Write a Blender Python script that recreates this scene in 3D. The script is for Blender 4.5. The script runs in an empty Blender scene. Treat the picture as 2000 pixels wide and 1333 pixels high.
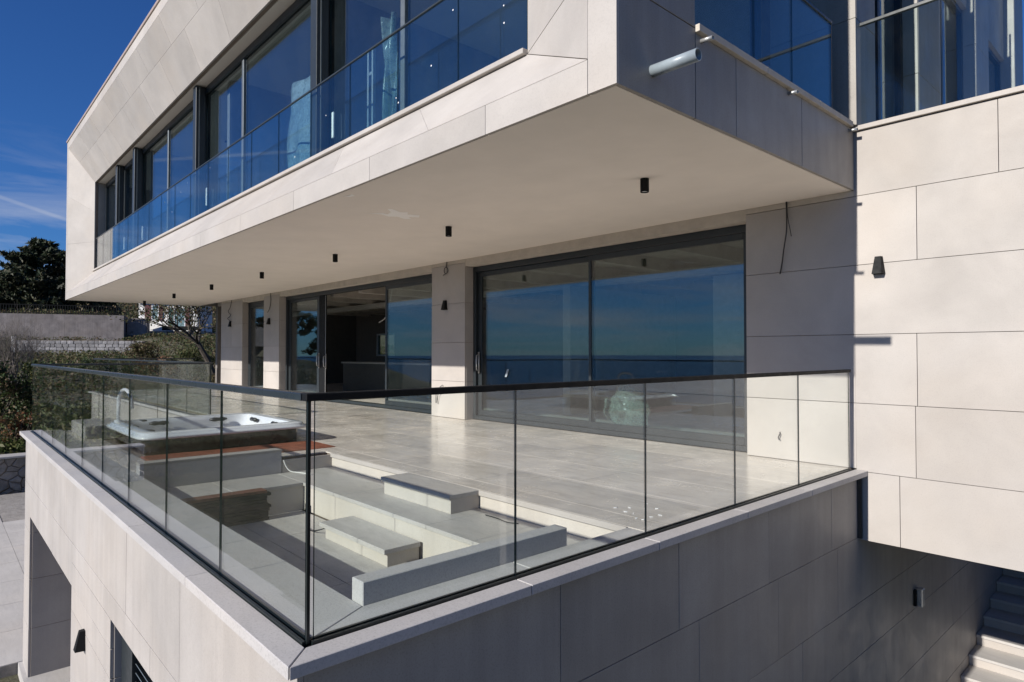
import bpy, bmesh, math, random
import numpy as np
from mathutils import Vector, Matrix

rng = random.Random(7)
sc = bpy.context.scene
col = sc.collection

# ------------------------------------------------------------------ camera, light, exposure
cam_d = bpy.data.cameras.new('camera')
cam = bpy.data.objects.new('camera', cam_d)
col.objects.link(cam)
cam_d.sensor_width = 36.0
cam_d.lens = 22.458
cam_d.clip_start = 0.05
cam_d.clip_end = 20000
cam.location = (0, 0, 0)
cam.rotation_euler = (math.radians(90 + 1.079), 0, math.radians(47.712))
sc.camera = cam

SUN_DIR = Vector((-0.003, 1.0, -0.495)).normalized()      # the way the light travels
SUN_ELEV = math.asin(-SUN_DIR.z)
world = bpy.data.worlds.new('World')
sc.world = world
world.use_nodes = True
wn, wl = world.node_tree.nodes, world.node_tree.links
wn.clear()
w_out = wn.new('ShaderNodeOutputWorld')
w_bg = wn.new('ShaderNodeBackground')
w_bg.inputs['Strength'].default_value = 0.075
sky = wn.new('ShaderNodeTexSky')
sky.sky_type = 'NISHITA'
sky.sun_disc = False
sky.sun_elevation = SUN_ELEV
sky.sun_rotation = math.radians(180)
sky.altitude = 150
sky.air_density = 1.0
sky.dust_density = 0.0
sky.ozone_density = 2.0
# deep polarised blue
tint = wn.new('ShaderNodeMix'); tint.data_type = 'RGBA'; tint.blend_type = 'MULTIPLY'
tint.inputs['Factor'].default_value = 1.0
wl.new(sky.outputs['Color'], tint.inputs['A'])
tint.inputs['B'].default_value = (0.215, 0.475, 0.92, 1)
# thin cirrus, stretched along the horizon, and one old contrail
tc = wn.new('ShaderNodeTexCoord')
sep = wn.new('ShaderNodeSeparateXYZ')
wl.new(tc.outputs['Generated'], sep.inputs[0])
def wmath(op, a, b=None, c=None):
    n = wn.new('ShaderNodeMath'); n.operation = op
    for i, v in enumerate((a, b, c)):
        if v is None: continue
        if isinstance(v, (int, float)): n.inputs[i].default_value = v
        else: wl.new(v, n.inputs[i])
    return n.outputs[0]
mp = wn.new('ShaderNodeMapping')
mp.inputs['Scale'].default_value = (1.6, 1.6, 13.0)
wl.new(tc.outputs['Generated'], mp.inputs[0])
cn = wn.new('ShaderNodeTexNoise')
cn.inputs['Scale'].default_value = 1.7
cn.inputs['Detail'].default_value = 7
cn.inputs['Roughness'].default_value = 0.62
cn.inputs['Distortion'].default_value = 0.5
wl.new(mp.outputs[0], cn.inputs['Vector'])
mr = wn.new('ShaderNodeMapRange')
mr.inputs['From Min'].default_value = 0.45
mr.inputs['From Max'].default_value = 0.78
wl.new(cn.outputs['Fac'], mr.inputs['Value'])
low = wn.new('ShaderNodeMapRange')                          # the cirrus lies low over the horizon
low.inputs['From Min'].default_value = 0.30
low.inputs['From Max'].default_value = 0.08
low.inputs['To Min'].default_value = 0.0
low.inputs['To Max'].default_value = 1.0
wl.new(sep.outputs['Z'], low.inputs['Value'])
cirrus = wmath('MULTIPLY', mr.outputs[0], low.outputs[0])
d1 = Vector((-.9804, .0591, .1878)).normalized(); d2 = Vector((-.9776, .1257, .1689)).normalized()
nv = d1.cross(d2).normalized()
vd = wn.new('ShaderNodeVectorMath'); vd.operation = 'DOT_PRODUCT'
wl.new(tc.outputs['Generated'], vd.inputs[0]); vd.inputs[1].default_value = nv
cdist = wmath('ABSOLUTE', vd.outputs['Value'])
ctr = wn.new('ShaderNodeMapRange')
ctr.interpolation_type = 'SMOOTHSTEP'
ctr.inputs['From Min'].default_value = 0.0034; ctr.inputs['From Max'].default_value = 0.0006
ctr.inputs['To Min'].default_value = 0.0; ctr.inputs['To Max'].default_value = 0.17
wl.new(cdist, ctr.inputs['Value'])
side = wn.new('ShaderNodeMapRange')
side.inputs['From Min'].default_value = -0.5; side.inputs['From Max'].default_value = -0.9
wl.new(sep.outputs['X'], side.inputs['Value'])
ctrail = wmath('MULTIPLY', ctr.outputs[0], side.outputs[0])
amount = wmath('MINIMUM', wmath('ADD', wmath('MULTIPLY', cirrus, 0.8), ctrail), 0.85)
cmix = wn.new('ShaderNodeMix'); cmix.data_type = 'RGBA'
wl.new(amount, cmix.inputs['Factor'])
wl.new(tint.outputs['Result'], cmix.inputs['A'])
cmix.inputs['B'].default_value = (5.4, 5.7, 6.6, 1)
wl.new(cmix.outputs['Result'], w_bg.inputs['Color'])
wl.new(w_bg.outputs[0], w_out.inputs[0])

sun_d = bpy.data.lights.new('sun', 'SUN')
sun_d.energy = 4.6
sun_d.angle = math.radians(0.55)
sun_d.color = (1.0, 0.955, 0.89)
sun = bpy.data.objects.new('sun', sun_d)
col.objects.link(sun)
sun.rotation_euler = SUN_DIR.to_track_quat('-Z', 'Y').to_euler()
sun.location = (0, -30, 30)

sc.view_settings.view_transform = 'Standard'
sc.view_settings.look = 'None'
sc.view_settings.exposure = 0.47
sc.view_settings.gamma = 1.0
sc.view_settings.use_curve_mapping = False
sc.render.engine = 'CYCLES'
sc.cycles.max_bounces = 9
sc.cycles.diffuse_bounces = 4
sc.cycles.glossy_bounces = 5
sc.cycles.transmission_bounces = 6
sc.cycles.transparent_max_bounces = 40
sc.cycles.caustics_reflective = False
sc.cycles.caustics_refractive = False
sc.cycles.sample_clamp_indirect = 6
sc.cycles.use_denoising = True

# ------------------------------------------------------------------ materials
def new_mat(name):
    m = bpy.data.materials.new(name); m.use_nodes = True
    n, l = m.node_tree.nodes, m.node_tree.links
    n.clear()
    out = n.new('ShaderNodeOutputMaterial')
    return m, n, l, out

def pos_vec(n, l, scale=(1, 1, 1), rot=(0, 0, 0)):
    g = n.new('ShaderNodeNewGeometry')
    mpg = n.new('ShaderNodeMapping')
    mpg.inputs['Scale'].default_value = scale
    mpg.inputs['Rotation'].default_value = rot
    l.new(g.outputs['Position'], mpg.inputs[0])
    return mpg.outputs[0]

def noise(n, l, vec, scale, detail=4, rough=0.55, dist=0.0):
    t = n.new('ShaderNodeTexNoise')
    t.inputs['Scale'].default_value = scale
    t.inputs['Detail'].default_value = detail
    t.inputs['Roughness'].default_value = rough
    t.inputs['Distortion'].default_value = dist
    l.new(vec, t.inputs['Vector'])
    return t.outputs['Fac']

def ramp(n, l, fac, stops):
    r = n.new('ShaderNodeValToRGB')
    e = r.color_ramp.elements
    while len(e) < len(stops): e.new(0.5)
    for i, (p, c) in enumerate(stops):
        e[i].position = p
        e[i].color = (c[0], c[1], c[2], 1) if not isinstance(c, (int, float)) else (c, c, c, 1)
    l.new(fac, r.inputs[0])
    return r.outputs[0]

def mixc(n, l, fac, a, b, mode='MIX'):
    m = n.new('ShaderNodeMix'); m.data_type = 'RGBA'; m.blend_type = mode
    for key, v in (('Factor', fac), ('A', a), ('B', b)):
        if isinstance(v, (int, float)): m.inputs[key].default_value = v
        elif isinstance(v, tuple): m.inputs[key].default_value = (v[0], v[1], v[2], 1)
        else: l.new(v, m.inputs[key])
    return m.outputs['Result']

def stone(name, base, rough=0.62, vary=0.06, tint=0.05, streak=0.0, speck=0.35, bump=0.12, drips_glints=0.0, spec=0.35):
    """pale limestone: cloudy tone, fine pores, each slab a touch different"""
    m, n, l, out = new_mat(name)
    p = n.new('ShaderNodeBsdfPrincipled')
    v = pos_vec(n, l)
    big = noise(n, l, v, 1.3, 6, 0.6, 0.3)
    dark = tuple(c * (1 - vary * 1.7) for c in base)
    lite = tuple(min(1, c * (1 + vary)) for c in base)
    c = ramp(n, l, big, [(0.3, dark), (0.72, lite)])
    warm = noise(n, l, v, 0.7, 3)
    wcol = (base[0] * 1.02, base[1] * 0.965, base[2] * 0.90)
    c = mixc(n, l, ramp(n, l, warm, [(0.45, 0.0), (0.75, 0.55)]), c, wcol)
    fine = noise(n, l, v, 95, 3, 0.7)
    c = mixc(n, l, 1.0, c, ramp(n, l, fine, [(0.30, 1 - speck * 0.45), (0.5, 1.0)]), 'MULTIPLY')
    if streak:
        vs = pos_vec(n, l, (0.7, 4.0, 4.0))
        s = noise(n, l, vs, 2.6, 8, 0.72, 1.3)
        c = mixc(n, l, 1.0, c, ramp(n, l, s, [(0.36, 1 - streak), (0.52, 1.0), (0.66, 1 + streak * 0.35)]), 'MULTIPLY')
    if drips_glints:  # vertical streaks: run marks, and painted reflections on the shaded side stone
        vs = pos_vec(n, l, (7.0, 7.0, 0.35))
        s = noise(n, l, vs, 1.0, 5, 0.6, 0.2)
        c = mixc(n, l, 1.0, c, ramp(n, l, s, [(0.36, 1 - drips_glints), (0.55, 1.0), (0.7, 1 + drips_glints * 0.4)]), 'MULTIPLY')
    oi = n.new('ShaderNodeObjectInfo')
    c = mixc(n, l, 1.0, c, ramp(n, l, oi.outputs['Random'], [(0.0, 1 - tint), (1.0, 1 + tint * 0.5)]), 'MULTIPLY')
    l.new(c, p.inputs['Base Color'])
    rr = ramp(n, l, noise(n, l, v, 2.2, 6, 0.7, 0.6), [(0.3, max(0.05, rough - 0.10)), (0.7, min(1, rough + 0.12))])
    l.new(rr, p.inputs['Roughness'])
    p.inputs['Specular IOR Level'].default_value = spec
    b = n.new('ShaderNodeBump'); b.inputs['Strength'].default_value = bump; b.inputs['Distance'].default_value = 0.004
    l.new(noise(n, l, v, 60, 4, 0.7), b.inputs['Height'])
    l.new(b.outputs[0], p.inputs['Normal'])
    l.new(p.outputs[0], out.inputs[0])
    return m

def plain(name, colr, rough=0.5, metal=0.0, vary=0.10, scale=9.0, bump=0.0, spec=0.5, coat=0.0):
    m, n, l, out = new_mat(name)
    p = n.new('ShaderNodeBsdfPrincipled')
    v = pos_vec(n, l)
    f = noise(n, l, v, scale, 5, 0.6)
    c = ramp(n, l, f, [(0.3, tuple(x * (1 - vary) for x in colr)), (0.7, tuple(min(1, x * (1 + vary)) for x in colr))])
    l.new(c, p.inputs['Base Color'])
    l.new(ramp(n, l, noise(n, l, v, scale * 2.3, 4), [(0.3, max(0.02, rough * 0.85)), (0.7, min(1, rough * 1.15))]), p.inputs['Roughness'])
    p.inputs['Metallic'].default_value = metal
    p.inputs['Specular IOR Level'].default_value = spec
    p.inputs['Coat Weight'].default_value = coat
    if bump:
        b = n.new('ShaderNodeBump'); b.inputs['Strength'].default_value = bump; b.inputs['Distance'].default_value = 0.01
        l.new(noise(n, l, v, scale * 5, 5, 0.65), b.inputs['Height']); l.new(b.outputs[0], p.inputs['Normal'])
    l.new(p.outputs[0], out.inputs[0])
    return m

def glass(name, tint, f0, gloss=(1, 1, 1), dirt=0.0):
    """a pane: clear tinted pass-through plus mirror reflection that grows with the angle (Schlick)"""
    m, n, l, out = new_mat(name)
    g = n.new('ShaderNodeNewGeometry')
    d = n.new('ShaderNodeVectorMath'); d.operation = 'DOT_PRODUCT'
    l.new(g.outputs['Normal'], d.inputs[0]); l.new(g.outputs['Incoming'], d.inputs[1])
    def mt(op, a, b):
        q = n.new('ShaderNodeMath'); q.operation = op
        for i, v in enumerate((a, b)):
            if v is None: continue
            if isinstance(v, (int, float)): q.inputs[i].default_value = v
            else: l.new(v, q.inputs[i])
        return q.outputs[0]
    c = mt('ABSOLUTE', d.outputs['Value'], None)
    k = mt('POWER', mt('SUBTRACT', 1.0, c), 5.0)
    fr = mt('ADD', mt('MULTIPLY', k, 1 - f0), f0)
    t = n.new('ShaderNodeBsdfTransparent'); t.inputs[0].default_value = (*tint, 1)
    r = n.new('ShaderNodeBsdfGlossy'); r.inputs['Color'].default_value = (*gloss, 1); r.inputs['Roughness'].default_value = 0.0
    mx = n.new('ShaderNodeMixShader')
    l.new(fr, mx.inputs[0]); l.new(t.outputs[0], mx.inputs[1]); l.new(r.outputs[0], mx.inputs[2])
    res = mx.outputs[0]
    if dirt:
        v = pos_vec(n, l)
        f = ramp(n, l, noise(n, l, v, 2.0, 7, 0.7, 0.5), [(0.45, 0.0), (0.85, dirt)])
        df = n.new('ShaderNodeBsdfDiffuse'); df.inputs[0].default_value = (.55, .55, .52, 1)
        m2 = n.new('ShaderNodeMixShader')
        l.new(f, m2.inputs[0]); l.new(res, m2.inputs[1]); l.new(df.outputs[0], m2.inputs[2])
        res = m2.outputs[0]
    l.new(res, out.inputs[0])
    return m

def leafy(name, cols, scale=3.0, trans=0.25, rough=0.6):
    m, n, l, out = new_mat(name)
    v = pos_vec(n, l)
    f = noise(n, l, v, scale, 3, 0.6)
    st = [(0.28 + 0.44 * i / max(1, len(cols) - 1), c) for i, c in enumerate(cols)]
    c = ramp(n, l, f, st)
    p = n.new('ShaderNodeBsdfPrincipled'); l.new(c, p.inputs['Base Color'])
    p.inputs['Roughness'].default_value = rough
    p.inputs['Specular IOR Level'].default_value = 0.25
    t = n.new('ShaderNodeBsdfTranslucent'); l.new(c, t.inputs[0])
    mx = n.new('ShaderNodeMixShader'); mx.inputs[0].default_value = trans
    l.new(p.outputs[0], mx.inputs[1]); l.new(t.outputs[0], mx.inputs[2])
    l.new(mx.outputs[0], out.inputs[0])
    return m

LIME = (0.432, 0.399, 0.368)
M = {}
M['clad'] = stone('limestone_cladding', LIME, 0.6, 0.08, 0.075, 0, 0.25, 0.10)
M['clad_stained'] = stone('limestone_weathered', (0.412, 0.382, 0.358), 0.55, 0.08, 0.05, 0, 0.3, 0.10, drips_glints=0.07)
M['clad_shade'] = stone('limestone_shade', (0.36, 0.335, 0.305), 0.5, 0.10, 0.06, 0, 0.45, 0.0, drips_glints=0.09)  # limestone darkened for the shaded faces; vertical streaks paint in reflected light
M['floor'] = stone('honed_floor_stone', (0.70, 0.64, 0.575), 0.21, 0.13, 0.15, 0.15, 0.25, 0.05, spec=0.8)
M['pitface'] = stone('cream_riser_stone', (0.50, 0.46, 0.41), 0.6, 0.05, 0.04, 0, 0.3, 0.1, drips_glints=0.05)
M['tread'] = stone('grey_tread_stone', (0.48, 0.455, 0.425), 0.4, 0.10, 0.06, 0.12, 0.6, 0.10)
M['coping'] = stone('grey_coping_stone', (0.47, 0.45, 0.44), 0.5, 0.05, 0.04, 0.05, 0.55, 0.12)
M['pave'] = stone('lower_paving_stone', (0.48, 0.46, 0.44), 0.6, 0.06, 0.05, 0.08, 0.3, 0.1)
M['plaster'] = plain('soffit_plaster', (0.85, 0.785, 0.705), 0.9, 0, 0.035, 1.7, 0.12, 0.2)
M['plaster_rough'] = plain('unfinished_plaster', (0.55, 0.50, 0.43), 0.95, 0, 0.10, 6, 0.4, 0.2)
M['patch'] = plain('primer_patch', (0.98, 0.95, 0.91), 0.85, 0, 0.04, 5, 0.1, 0.2)
M['joint'] = plain('dark_joint', (0.21, 0.165, 0.13), 0.95)
M['black'] = plain('black_powder_coat', (0.006, 0.0065, 0.007), 0.6, spec=0.2)
M['rail_up'] = plain('upper_rail_cap', (0.035, 0.042, 0.046), 0.32, 0, 0.1, 9, 0, 0.5)
M['anth'] = plain('anthracite_aluminium', (0.022, 0.027, 0.030), 0.38)
M['rail'] = plain('dark_rail_cap', (0.020, 0.026, 0.030), 0.30, 0.0, 0.1, 9, 0, 0.7)
M['rail_grey'] = plain('grey_rail_cap', (0.16, 0.18, 0.19), 0.35, 0.4)
M['steel'] = plain('brushed_steel', (0.42, 0.42, 0.41), 0.38, 0.55)
M['pvc'] = plain('grey_pvc', (0.27, 0.315, 0.345), 0.4)
M['white_plastic'] = plain('white_plastic', (0.75, 0.76, 0.77), 0.4)
M['cable_black'] = plain('black_cable', (0.02, 0.02, 0.022), 0.5)
M['cable_white'] = plain('white_cable', (0.65, 0.63, 0.60), 0.5)
M['gasket'] = plain('black_gasket', (0.008, 0.012, 0.012), 0.35)
M['glass'] = glass('balustrade_glass', (0.952, 0.977, 0.971), 0.05, dirt=0.006)
M['glass_up'] = glass('upper_balustrade_glass', (0.90, 0.965, 0.96), 0.05, dirt=0.006)
M['win'] = glass('window_glass', (0.74, 0.80, 0.80), 0.09, (0.92, 0.97, 1.0), dirt=0.01)
M['win_up'] = glass('upper_window_glass', (0.72, 0.79, 0.82), 0.12, (0.86, 0.95, 1.0), dirt=0.01)
M['edge'] = plain('green_glass_edge', (0.015, 0.05, 0.042), 0.12)
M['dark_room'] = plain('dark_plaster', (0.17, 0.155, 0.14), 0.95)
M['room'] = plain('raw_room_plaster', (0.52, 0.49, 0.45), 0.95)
M['concrete'] = plain('raw_concrete', (0.46, 0.42, 0.37), 0.9, 0, 0.2, 3)
M['counter'] = plain('kitchen_front', (0.10, 0.095, 0.085), 0.5)
M['tub'] = plain('white_acrylic', (0.74, 0.76, 0.79), 0.14, 0, 0.02, 3, 0, 0.5, 0.3)
M['tub_grey'] = plain('grey_acrylic_seat', (0.36, 0.39, 0.42), 0.2, 0, 0.04, 3)
M['tub_skirt'] = plain('gloss_brown_skirt', (0.016, 0.008, 0.006), 0.06, 0, 0.3, 4, 0, 0.4, 0.0)
M['headrest'] = plain('dark_headrest', (0.02, 0.02, 0.025), 0.4)
M['deckwood'] = plain('red_brown_decking', (0.235, 0.075, 0.040), 0.55, 0, 0.28, 6, 0.2)
M['darkwood'] = plain('dark_decking', (0.016, 0.010, 0.008), 0.6, 0, 0.3, 12, 0.2)
M['plankred'] = plain('brown_plank', (0.13, 0.05, 0.03), 0.6, 0, 0.3, 9, 0.2)
M['bark'] = plain('tree_bark', (0.085, 0.072, 0.06), 0.95, 0, 0.3, 7, 0.6, 0.2)
M['twig'] = plain('pale_twigs', (0.17, 0.15, 0.135), 0.95, 0, 0.25, 3, 0.3, 0.2)
M['farwall'] = stone('far_rendered_wall', (0.25, 0.225, 0.22), 0.9, 0.2, 0.04, 0, 0.5, 0.3, drips_glints=0.12)
M['white_wall'] = plain('white_house_wall', (0.78, 0.77, 0.75), 0.9, 0, 0.05, 1)
M['rooftile'] = plain('clay_roof', (0.22, 0.10, 0.07), 0.9, 0, 0.2, 8)
M['shutter'] = plain('maroon_shutter', (0.10, 0.025, 0.03), 0.6)
M['shutter_green'] = plain('green_shutter', (0.04, 0.10, 0.085), 0.6)
M['flash'] = plain('roof_flashing', (0.42, 0.33, 0.28), 0.5, 0.3)
M['sheet'] = None

def rubble_mat(name, a, b, mortar, scale):
    m, n, l, out = new_mat(name)
    p = n.new('ShaderNodeBsdfPrincipled'); p.inputs['Roughness'].default_value = 0.92
    v = pos_vec(n, l)
    c = ramp(n, l, noise(n, l, v, 5, 6, 0.7), [(0.3, a), (0.7, b)])
    oi = n.new('ShaderNodeObjectInfo')
    c = mixc(n, l, 1.0, c, ramp(n, l, oi.outputs['Random'], [(0, 0.72), (1, 1.15)]), 'MULTIPLY')
    l.new(c, p.inputs['Base Color'])
    bp = n.new('ShaderNodeBump'); bp.inputs['Strength'].default_value = 0.7; bp.inputs['Distance'].default_value = 0.03
    l.new(noise(n, l, v, 14, 6, 0.7), bp.inputs['Height']); l.new(bp.outputs[0], p.inputs['Normal'])
    l.new(p.outputs[0], out.inputs[0])
    return m
M['rubble'] = rubble_mat('rubble_stone', (0.20, 0.185, 0.17), (0.36, 0.335, 0.31), None, 3)
M['rubble_pale'] = rubble_mat('pale_rubble_stone', (0.26, 0.25, 0.25), (0.46, 0.44, 0.43), None, 3)

def plastic_film(name, colr, op):
    m, n, l, out = new_mat(name)
    v = pos_vec(n, l)
    t = n.new('ShaderNodeBsdfTransparent'); t.inputs[0].default_value = (.86, .93, .90, 1)
    p = n.new('ShaderNodeBsdfPrincipled'); p.inputs['Base Color'].default_value = (*colr, 1); p.inputs['Roughness'].default_value = 0.2
    p.inputs['Transmission Weight'].default_value = 0.0
    f = ramp(n, l, noise(n, l, v, 9, 5, 0.7, 1.2), [(0.35, op * 0.45), (0.65, min(1, op * 1.3))])
    mx = n.new('ShaderNodeMixShader'); l.new(f, mx.inputs[0]); l.new(t.outputs[0], mx.inputs[1]); l.new(p.outputs[0], mx.inputs[2])
    l.new(mx.outputs[0], out.inputs[0])
    return m
M['film'] = plastic_film('clear_plastic_film', (0.58, 0.68, 0.62), 0.42)
M['sheet'] = plastic_film('milky_plastic_sheet', (0.70, 0.82, 0.82), 1.0)

def ground_mat():
    m, n, l, out = new_mat('hillside_ground')
    p = n.new('ShaderNodeBsdfPrincipled'); p.inputs['Roughness'].default_value = 1.0
    p.inputs['Specular IOR Level'].default_value = 0.1
    v = pos_vec(n, l)
    c = ramp(n, l, noise(n, l, v, 0.35, 8, 0.65, 0.6), [(0.3, (0.045, 0.055, 0.022)), (0.46, (0.08, 0.08, 0.036)), (0.6, (0.13, 0.11, 0.07)), (0.75, (0.055, 0.07, 0.028))])
    c = mixc(n, l, 1.0, c, ramp(n, l, noise(n, l, v, 6, 6, 0.75), [(0.3, 0.45), (0.6, 1.2)]), 'MULTIPLY')
    far = ramp(n, l, noise(n, l, v, 0.05, 10, 0.7), [(0.35, (0.07, 0.08, 0.055)), (0.6, (0.20, 0.195, 0.17))])
    c = mixc(n, l, 0.35, c, far)
    l.new(c, p.inputs['Base Color'])
    b = n.new('ShaderNodeBump'); b.inputs['Strength'].default_value = 0.9; b.inputs['Distance'].default_value = 0.25
    l.new(noise(n, l, v, 2.2, 8, 0.75), b.inputs['Height']); l.new(b.outputs[0], p.inputs['Normal'])
    l.new(p.outputs[0], out.inputs[0])
    return m
M['ground'] = ground_mat()

def sea_mat():
    m, n, l, out = new_mat('sea_water')
    p = n.new('ShaderNodeBsdfPrincipled')
    p.inputs['Base Color'].default_value = (0.008, 0.035, 0.075, 1)
    p.inputs['Roughness'].default_value = 0.25
    p.inputs['IOR'].default_value = 1.33
    v = pos_vec(n, l, (1, 1, 1))
    b = n.new('ShaderNodeBump'); b.inputs['Strength'].default_value = 0.8; b.inputs['Distance'].default_value = 0.6
    l.new(noise(n, l, v, 0.25, 8, 0.65, 0.4), b.inputs['Height']); l.new(b.outputs[0], p.inputs['Normal'])
    l.new(p.outputs[0], out.inputs[0])
    return m
M['sea'] = sea_mat()

M['leaf_dark'] = leafy('dark_evergreen_needles', [(0.010, 0.017, 0.009), (0.022, 0.034, 0.015), (0.045, 0.058, 0.026)], 1.3, 0.1)
M['leaf_shade'] = leafy('dull_grey_green_needles', [(0.03, 0.034, 0.02), (0.065, 0.066, 0.04), (0.11, 0.10, 0.065)], 1.1, 0.1)
M['leaf_green'] = leafy('broad_green_leaves', [(0.022, 0.040, 0.014), (0.05, 0.078, 0.026), (0.09, 0.115, 0.04)], 2.0)
M['leaf_olive'] = leafy('olive_scrub', [(0.05, 0.055, 0.022), (0.095, 0.095, 0.035), (0.14, 0.125, 0.055)], 2.2)
M['leaf_red'] = leafy('rust_leaves', [(0.075, 0.040, 0.022), (0.19, 0.075, 0.035), (0.30, 0.15, 0.075)], 4.0)
M['leaf_brown'] = leafy('dry_brown_leaves', [(0.05, 0.036, 0.025), (0.12, 0.085, 0.05), (0.22, 0.16, 0.09)], 4.0)
M['grass'] = leafy('rough_grass', [(0.035, 0.055, 0.014), (0.075, 0.10, 0.028), (0.13, 0.12, 0.05)], 1.5)

# ------------------------------------------------------------------ mesh helpers
OFF = {}
class MB:
    def __init__(s): s.v = []; s.f = []; s.mi = []; s.cur = 0
    def poly(s, pts, faces):
        k = len(s.v); s.v += [tuple(p) for p in pts]
        for f in faces: s.f.append([k + i for i in f]); s.mi.append(s.cur)
        return s
    def box(s, x0, x1, y0, y1, z0, z1):
        if x0 > x1: x0, x1 = x1, x0
        if y0 > y1: y0, y1 = y1, y0
        if z0 > z1: z0, z1 = z1, z0
        return s.poly([(x0,y0,z0),(x1,y0,z0),(x1,y1,z0),(x0,y1,z0),(x0,y0,z1),(x1,y0,z1),(x1,y1,z1),(x0,y1,z1)],
                      [(0,3,2,1),(4,5,6,7),(0,1,5,4),(1,2,6,5),(2,3,7,6),(3,0,4,7)])
    def prism(s, pts, dv):
        n = len(pts); dv = Vector(dv); a = [Vector(p) for p in pts]; b = [p + dv for p in a]
        nr = (a[1] - a[0]).cross(a[2] - a[0])
        fl = nr.dot(dv) > 0
        fs = [tuple(range(n)), tuple(range(2 * n - 1, n - 1, -1))] + [(i, i + n, (i + 1) % n + n, (i + 1) % n) for i in range(n)]
        if fl: fs = [tuple(reversed(f)) for f in fs]
        return s.poly(a + b, fs)
    def tube(s, path, r, n=8, cap=True, radii=None):
        path = [Vector(p) for p in path]; k0 = len(s.v); m = len(path)
        t = (path[1] - path[0]).normalized()
        up = Vector((0, 0, 1)) if abs(t.z) < 0.9 else Vector((1, 0, 0))
        u = t.cross(up).normalized()
        for i, p in enumerate(path):
            t = (path[min(i + 1, m - 1)] - path[max(i - 1, 0)]).normalized()
            u = (u - t * u.dot(t)).normalized(); w = t.cross(u)
            rr = radii[i] if radii else r
            for j in range(n):
                a = 2 * math.pi * j / n
                s.v.append(tuple(p + (u * math.cos(a) + w * math.sin(a)) * rr))
        for i in range(m - 1):
            for j in range(n):
                s.f.append([k0 + i*n + j, k0 + i*n + (j+1) % n, k0 + (i+1)*n + (j+1) % n, k0 + (i+1)*n + j]); s.mi.append(s.cur)
        if cap:
            s.f.append([k0 + j for j in reversed(range(n))]); s.mi.append(s.cur)
            s.f.append([k0 + (m-1)*n + j for j in range(n)]); s.mi.append(s.cur)
        return s
    def pipe(s, a, b, r, ri, n=20):
        """open pipe with a wall thickness from a to b"""
        a, b = Vector(a), Vector(b); t = (b - a).normalized()
        up = Vector((0, 0, 1)) if abs(t.z) < 0.9 else Vector((1, 0, 0))
        u = t.cross(up).normalized(); w = t.cross(u); k = len(s.v)
        rings = [(a, r), (b, r), (b, ri), (a, ri)]
        for c, q in rings:
            for j in range(n):
                g = 2 * math.pi * j / n
                s.v.append(tuple(c + (u * math.cos(g) + w * math.sin(g)) * q))
        for i in range(4):
            i2 = (i + 1) % 4
            for j in range(n):
                s.f.append([k+i*n+j, k+i*n+(j+1)%n, k+i2*n+(j+1)%n, k+i2*n+j]); s.mi.append(s.cur)
        return s
    def loft(s, rings, close_top=False, close_bot=False):
        k = len(s.v); n = len(rings[0])
        for r in rings: s.v += [tuple(p) for p in r]
        for i in range(len(rings) - 1):
            for j in range(n):
                s.f.append([k+i*n+j, k+i*n+(j+1)%n, k+(i+1)*n+(j+1)%n, k+(i+1)*n+j]); s.mi.append(s.cur)
        if close_bot: s.f.append([k+j for j in reversed(range(n))]); s.mi.append(s.cur)
        if close_top: s.f.append([k+(len(rings)-1)*n+j for j in range(n)]); s.mi.append(s.cur)
        return s
    def build(s, name, mat, parent=None, smooth=False, kind=None, label=None, bevel=0.0, weld=False):
        off = OFF.get(parent.name, Vector()) if parent else Vector()
        me = bpy.data.meshes.new(name)
        vs = [(x - off.x, y - off.y, z - off.z) for x, y, z in s.v]
        me.from_pydata(vs, [], s.f)
        mats = mat if isinstance(mat, (list, tuple)) else [mat]
        for m in mats: me.materials.append(m)
        if len(mats) > 1: me.polygons.foreach_set('material_index', s.mi)
        bm = bmesh.new(); bm.from_mesh(me)
        if weld: bmesh.ops.remove_doubles(bm, verts=bm.verts, dist=1e-5)
        bmesh.ops.recalc_face_normals(bm, faces=bm.faces)
        if bevel: bmesh.ops.bevel(bm, geom=bm.edges[:], offset=bevel, segments=1, affect='EDGES', profile=0.5)
        bm.to_mesh(me); bm.free()
        if smooth: me.polygons.foreach_set('use_smooth', [True] * len(me.polygons))
        o = bpy.data.objects.new(name, me); col.objects.link(o)
        if parent: o.parent = parent; OFF[o.name] = off
        else: OFF[o.name] = Vector()
        if kind: o['kind'] = kind
        if label: o['label'] = label
        return o

def tag(o, label, cat, group=None):
    o['label'] = label; o['category'] = cat
    if group: o['group'] = group
    return o
def thing(name, label, cat, loc, group=None):
    o = bpy.data.objects.new(name, None); col.objects.link(o)
    o.empty_display_size = 0.2
    o.location = loc; OFF[o.name] = Vector(loc)
    return tag(o, label, cat, group)
def box_part(name, mat, parent, *b, **k): return MB().box(*b).build(name, mat, parent, **k)
def structure(o): o['kind'] = 'structure'; return o
def copy_tree(o, parent=None):
    c = o.copy(); col.objects.link(c)
    if parent: c.parent = parent
    for ch in list(o.children): copy_tree(ch, c)
    return c

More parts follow.
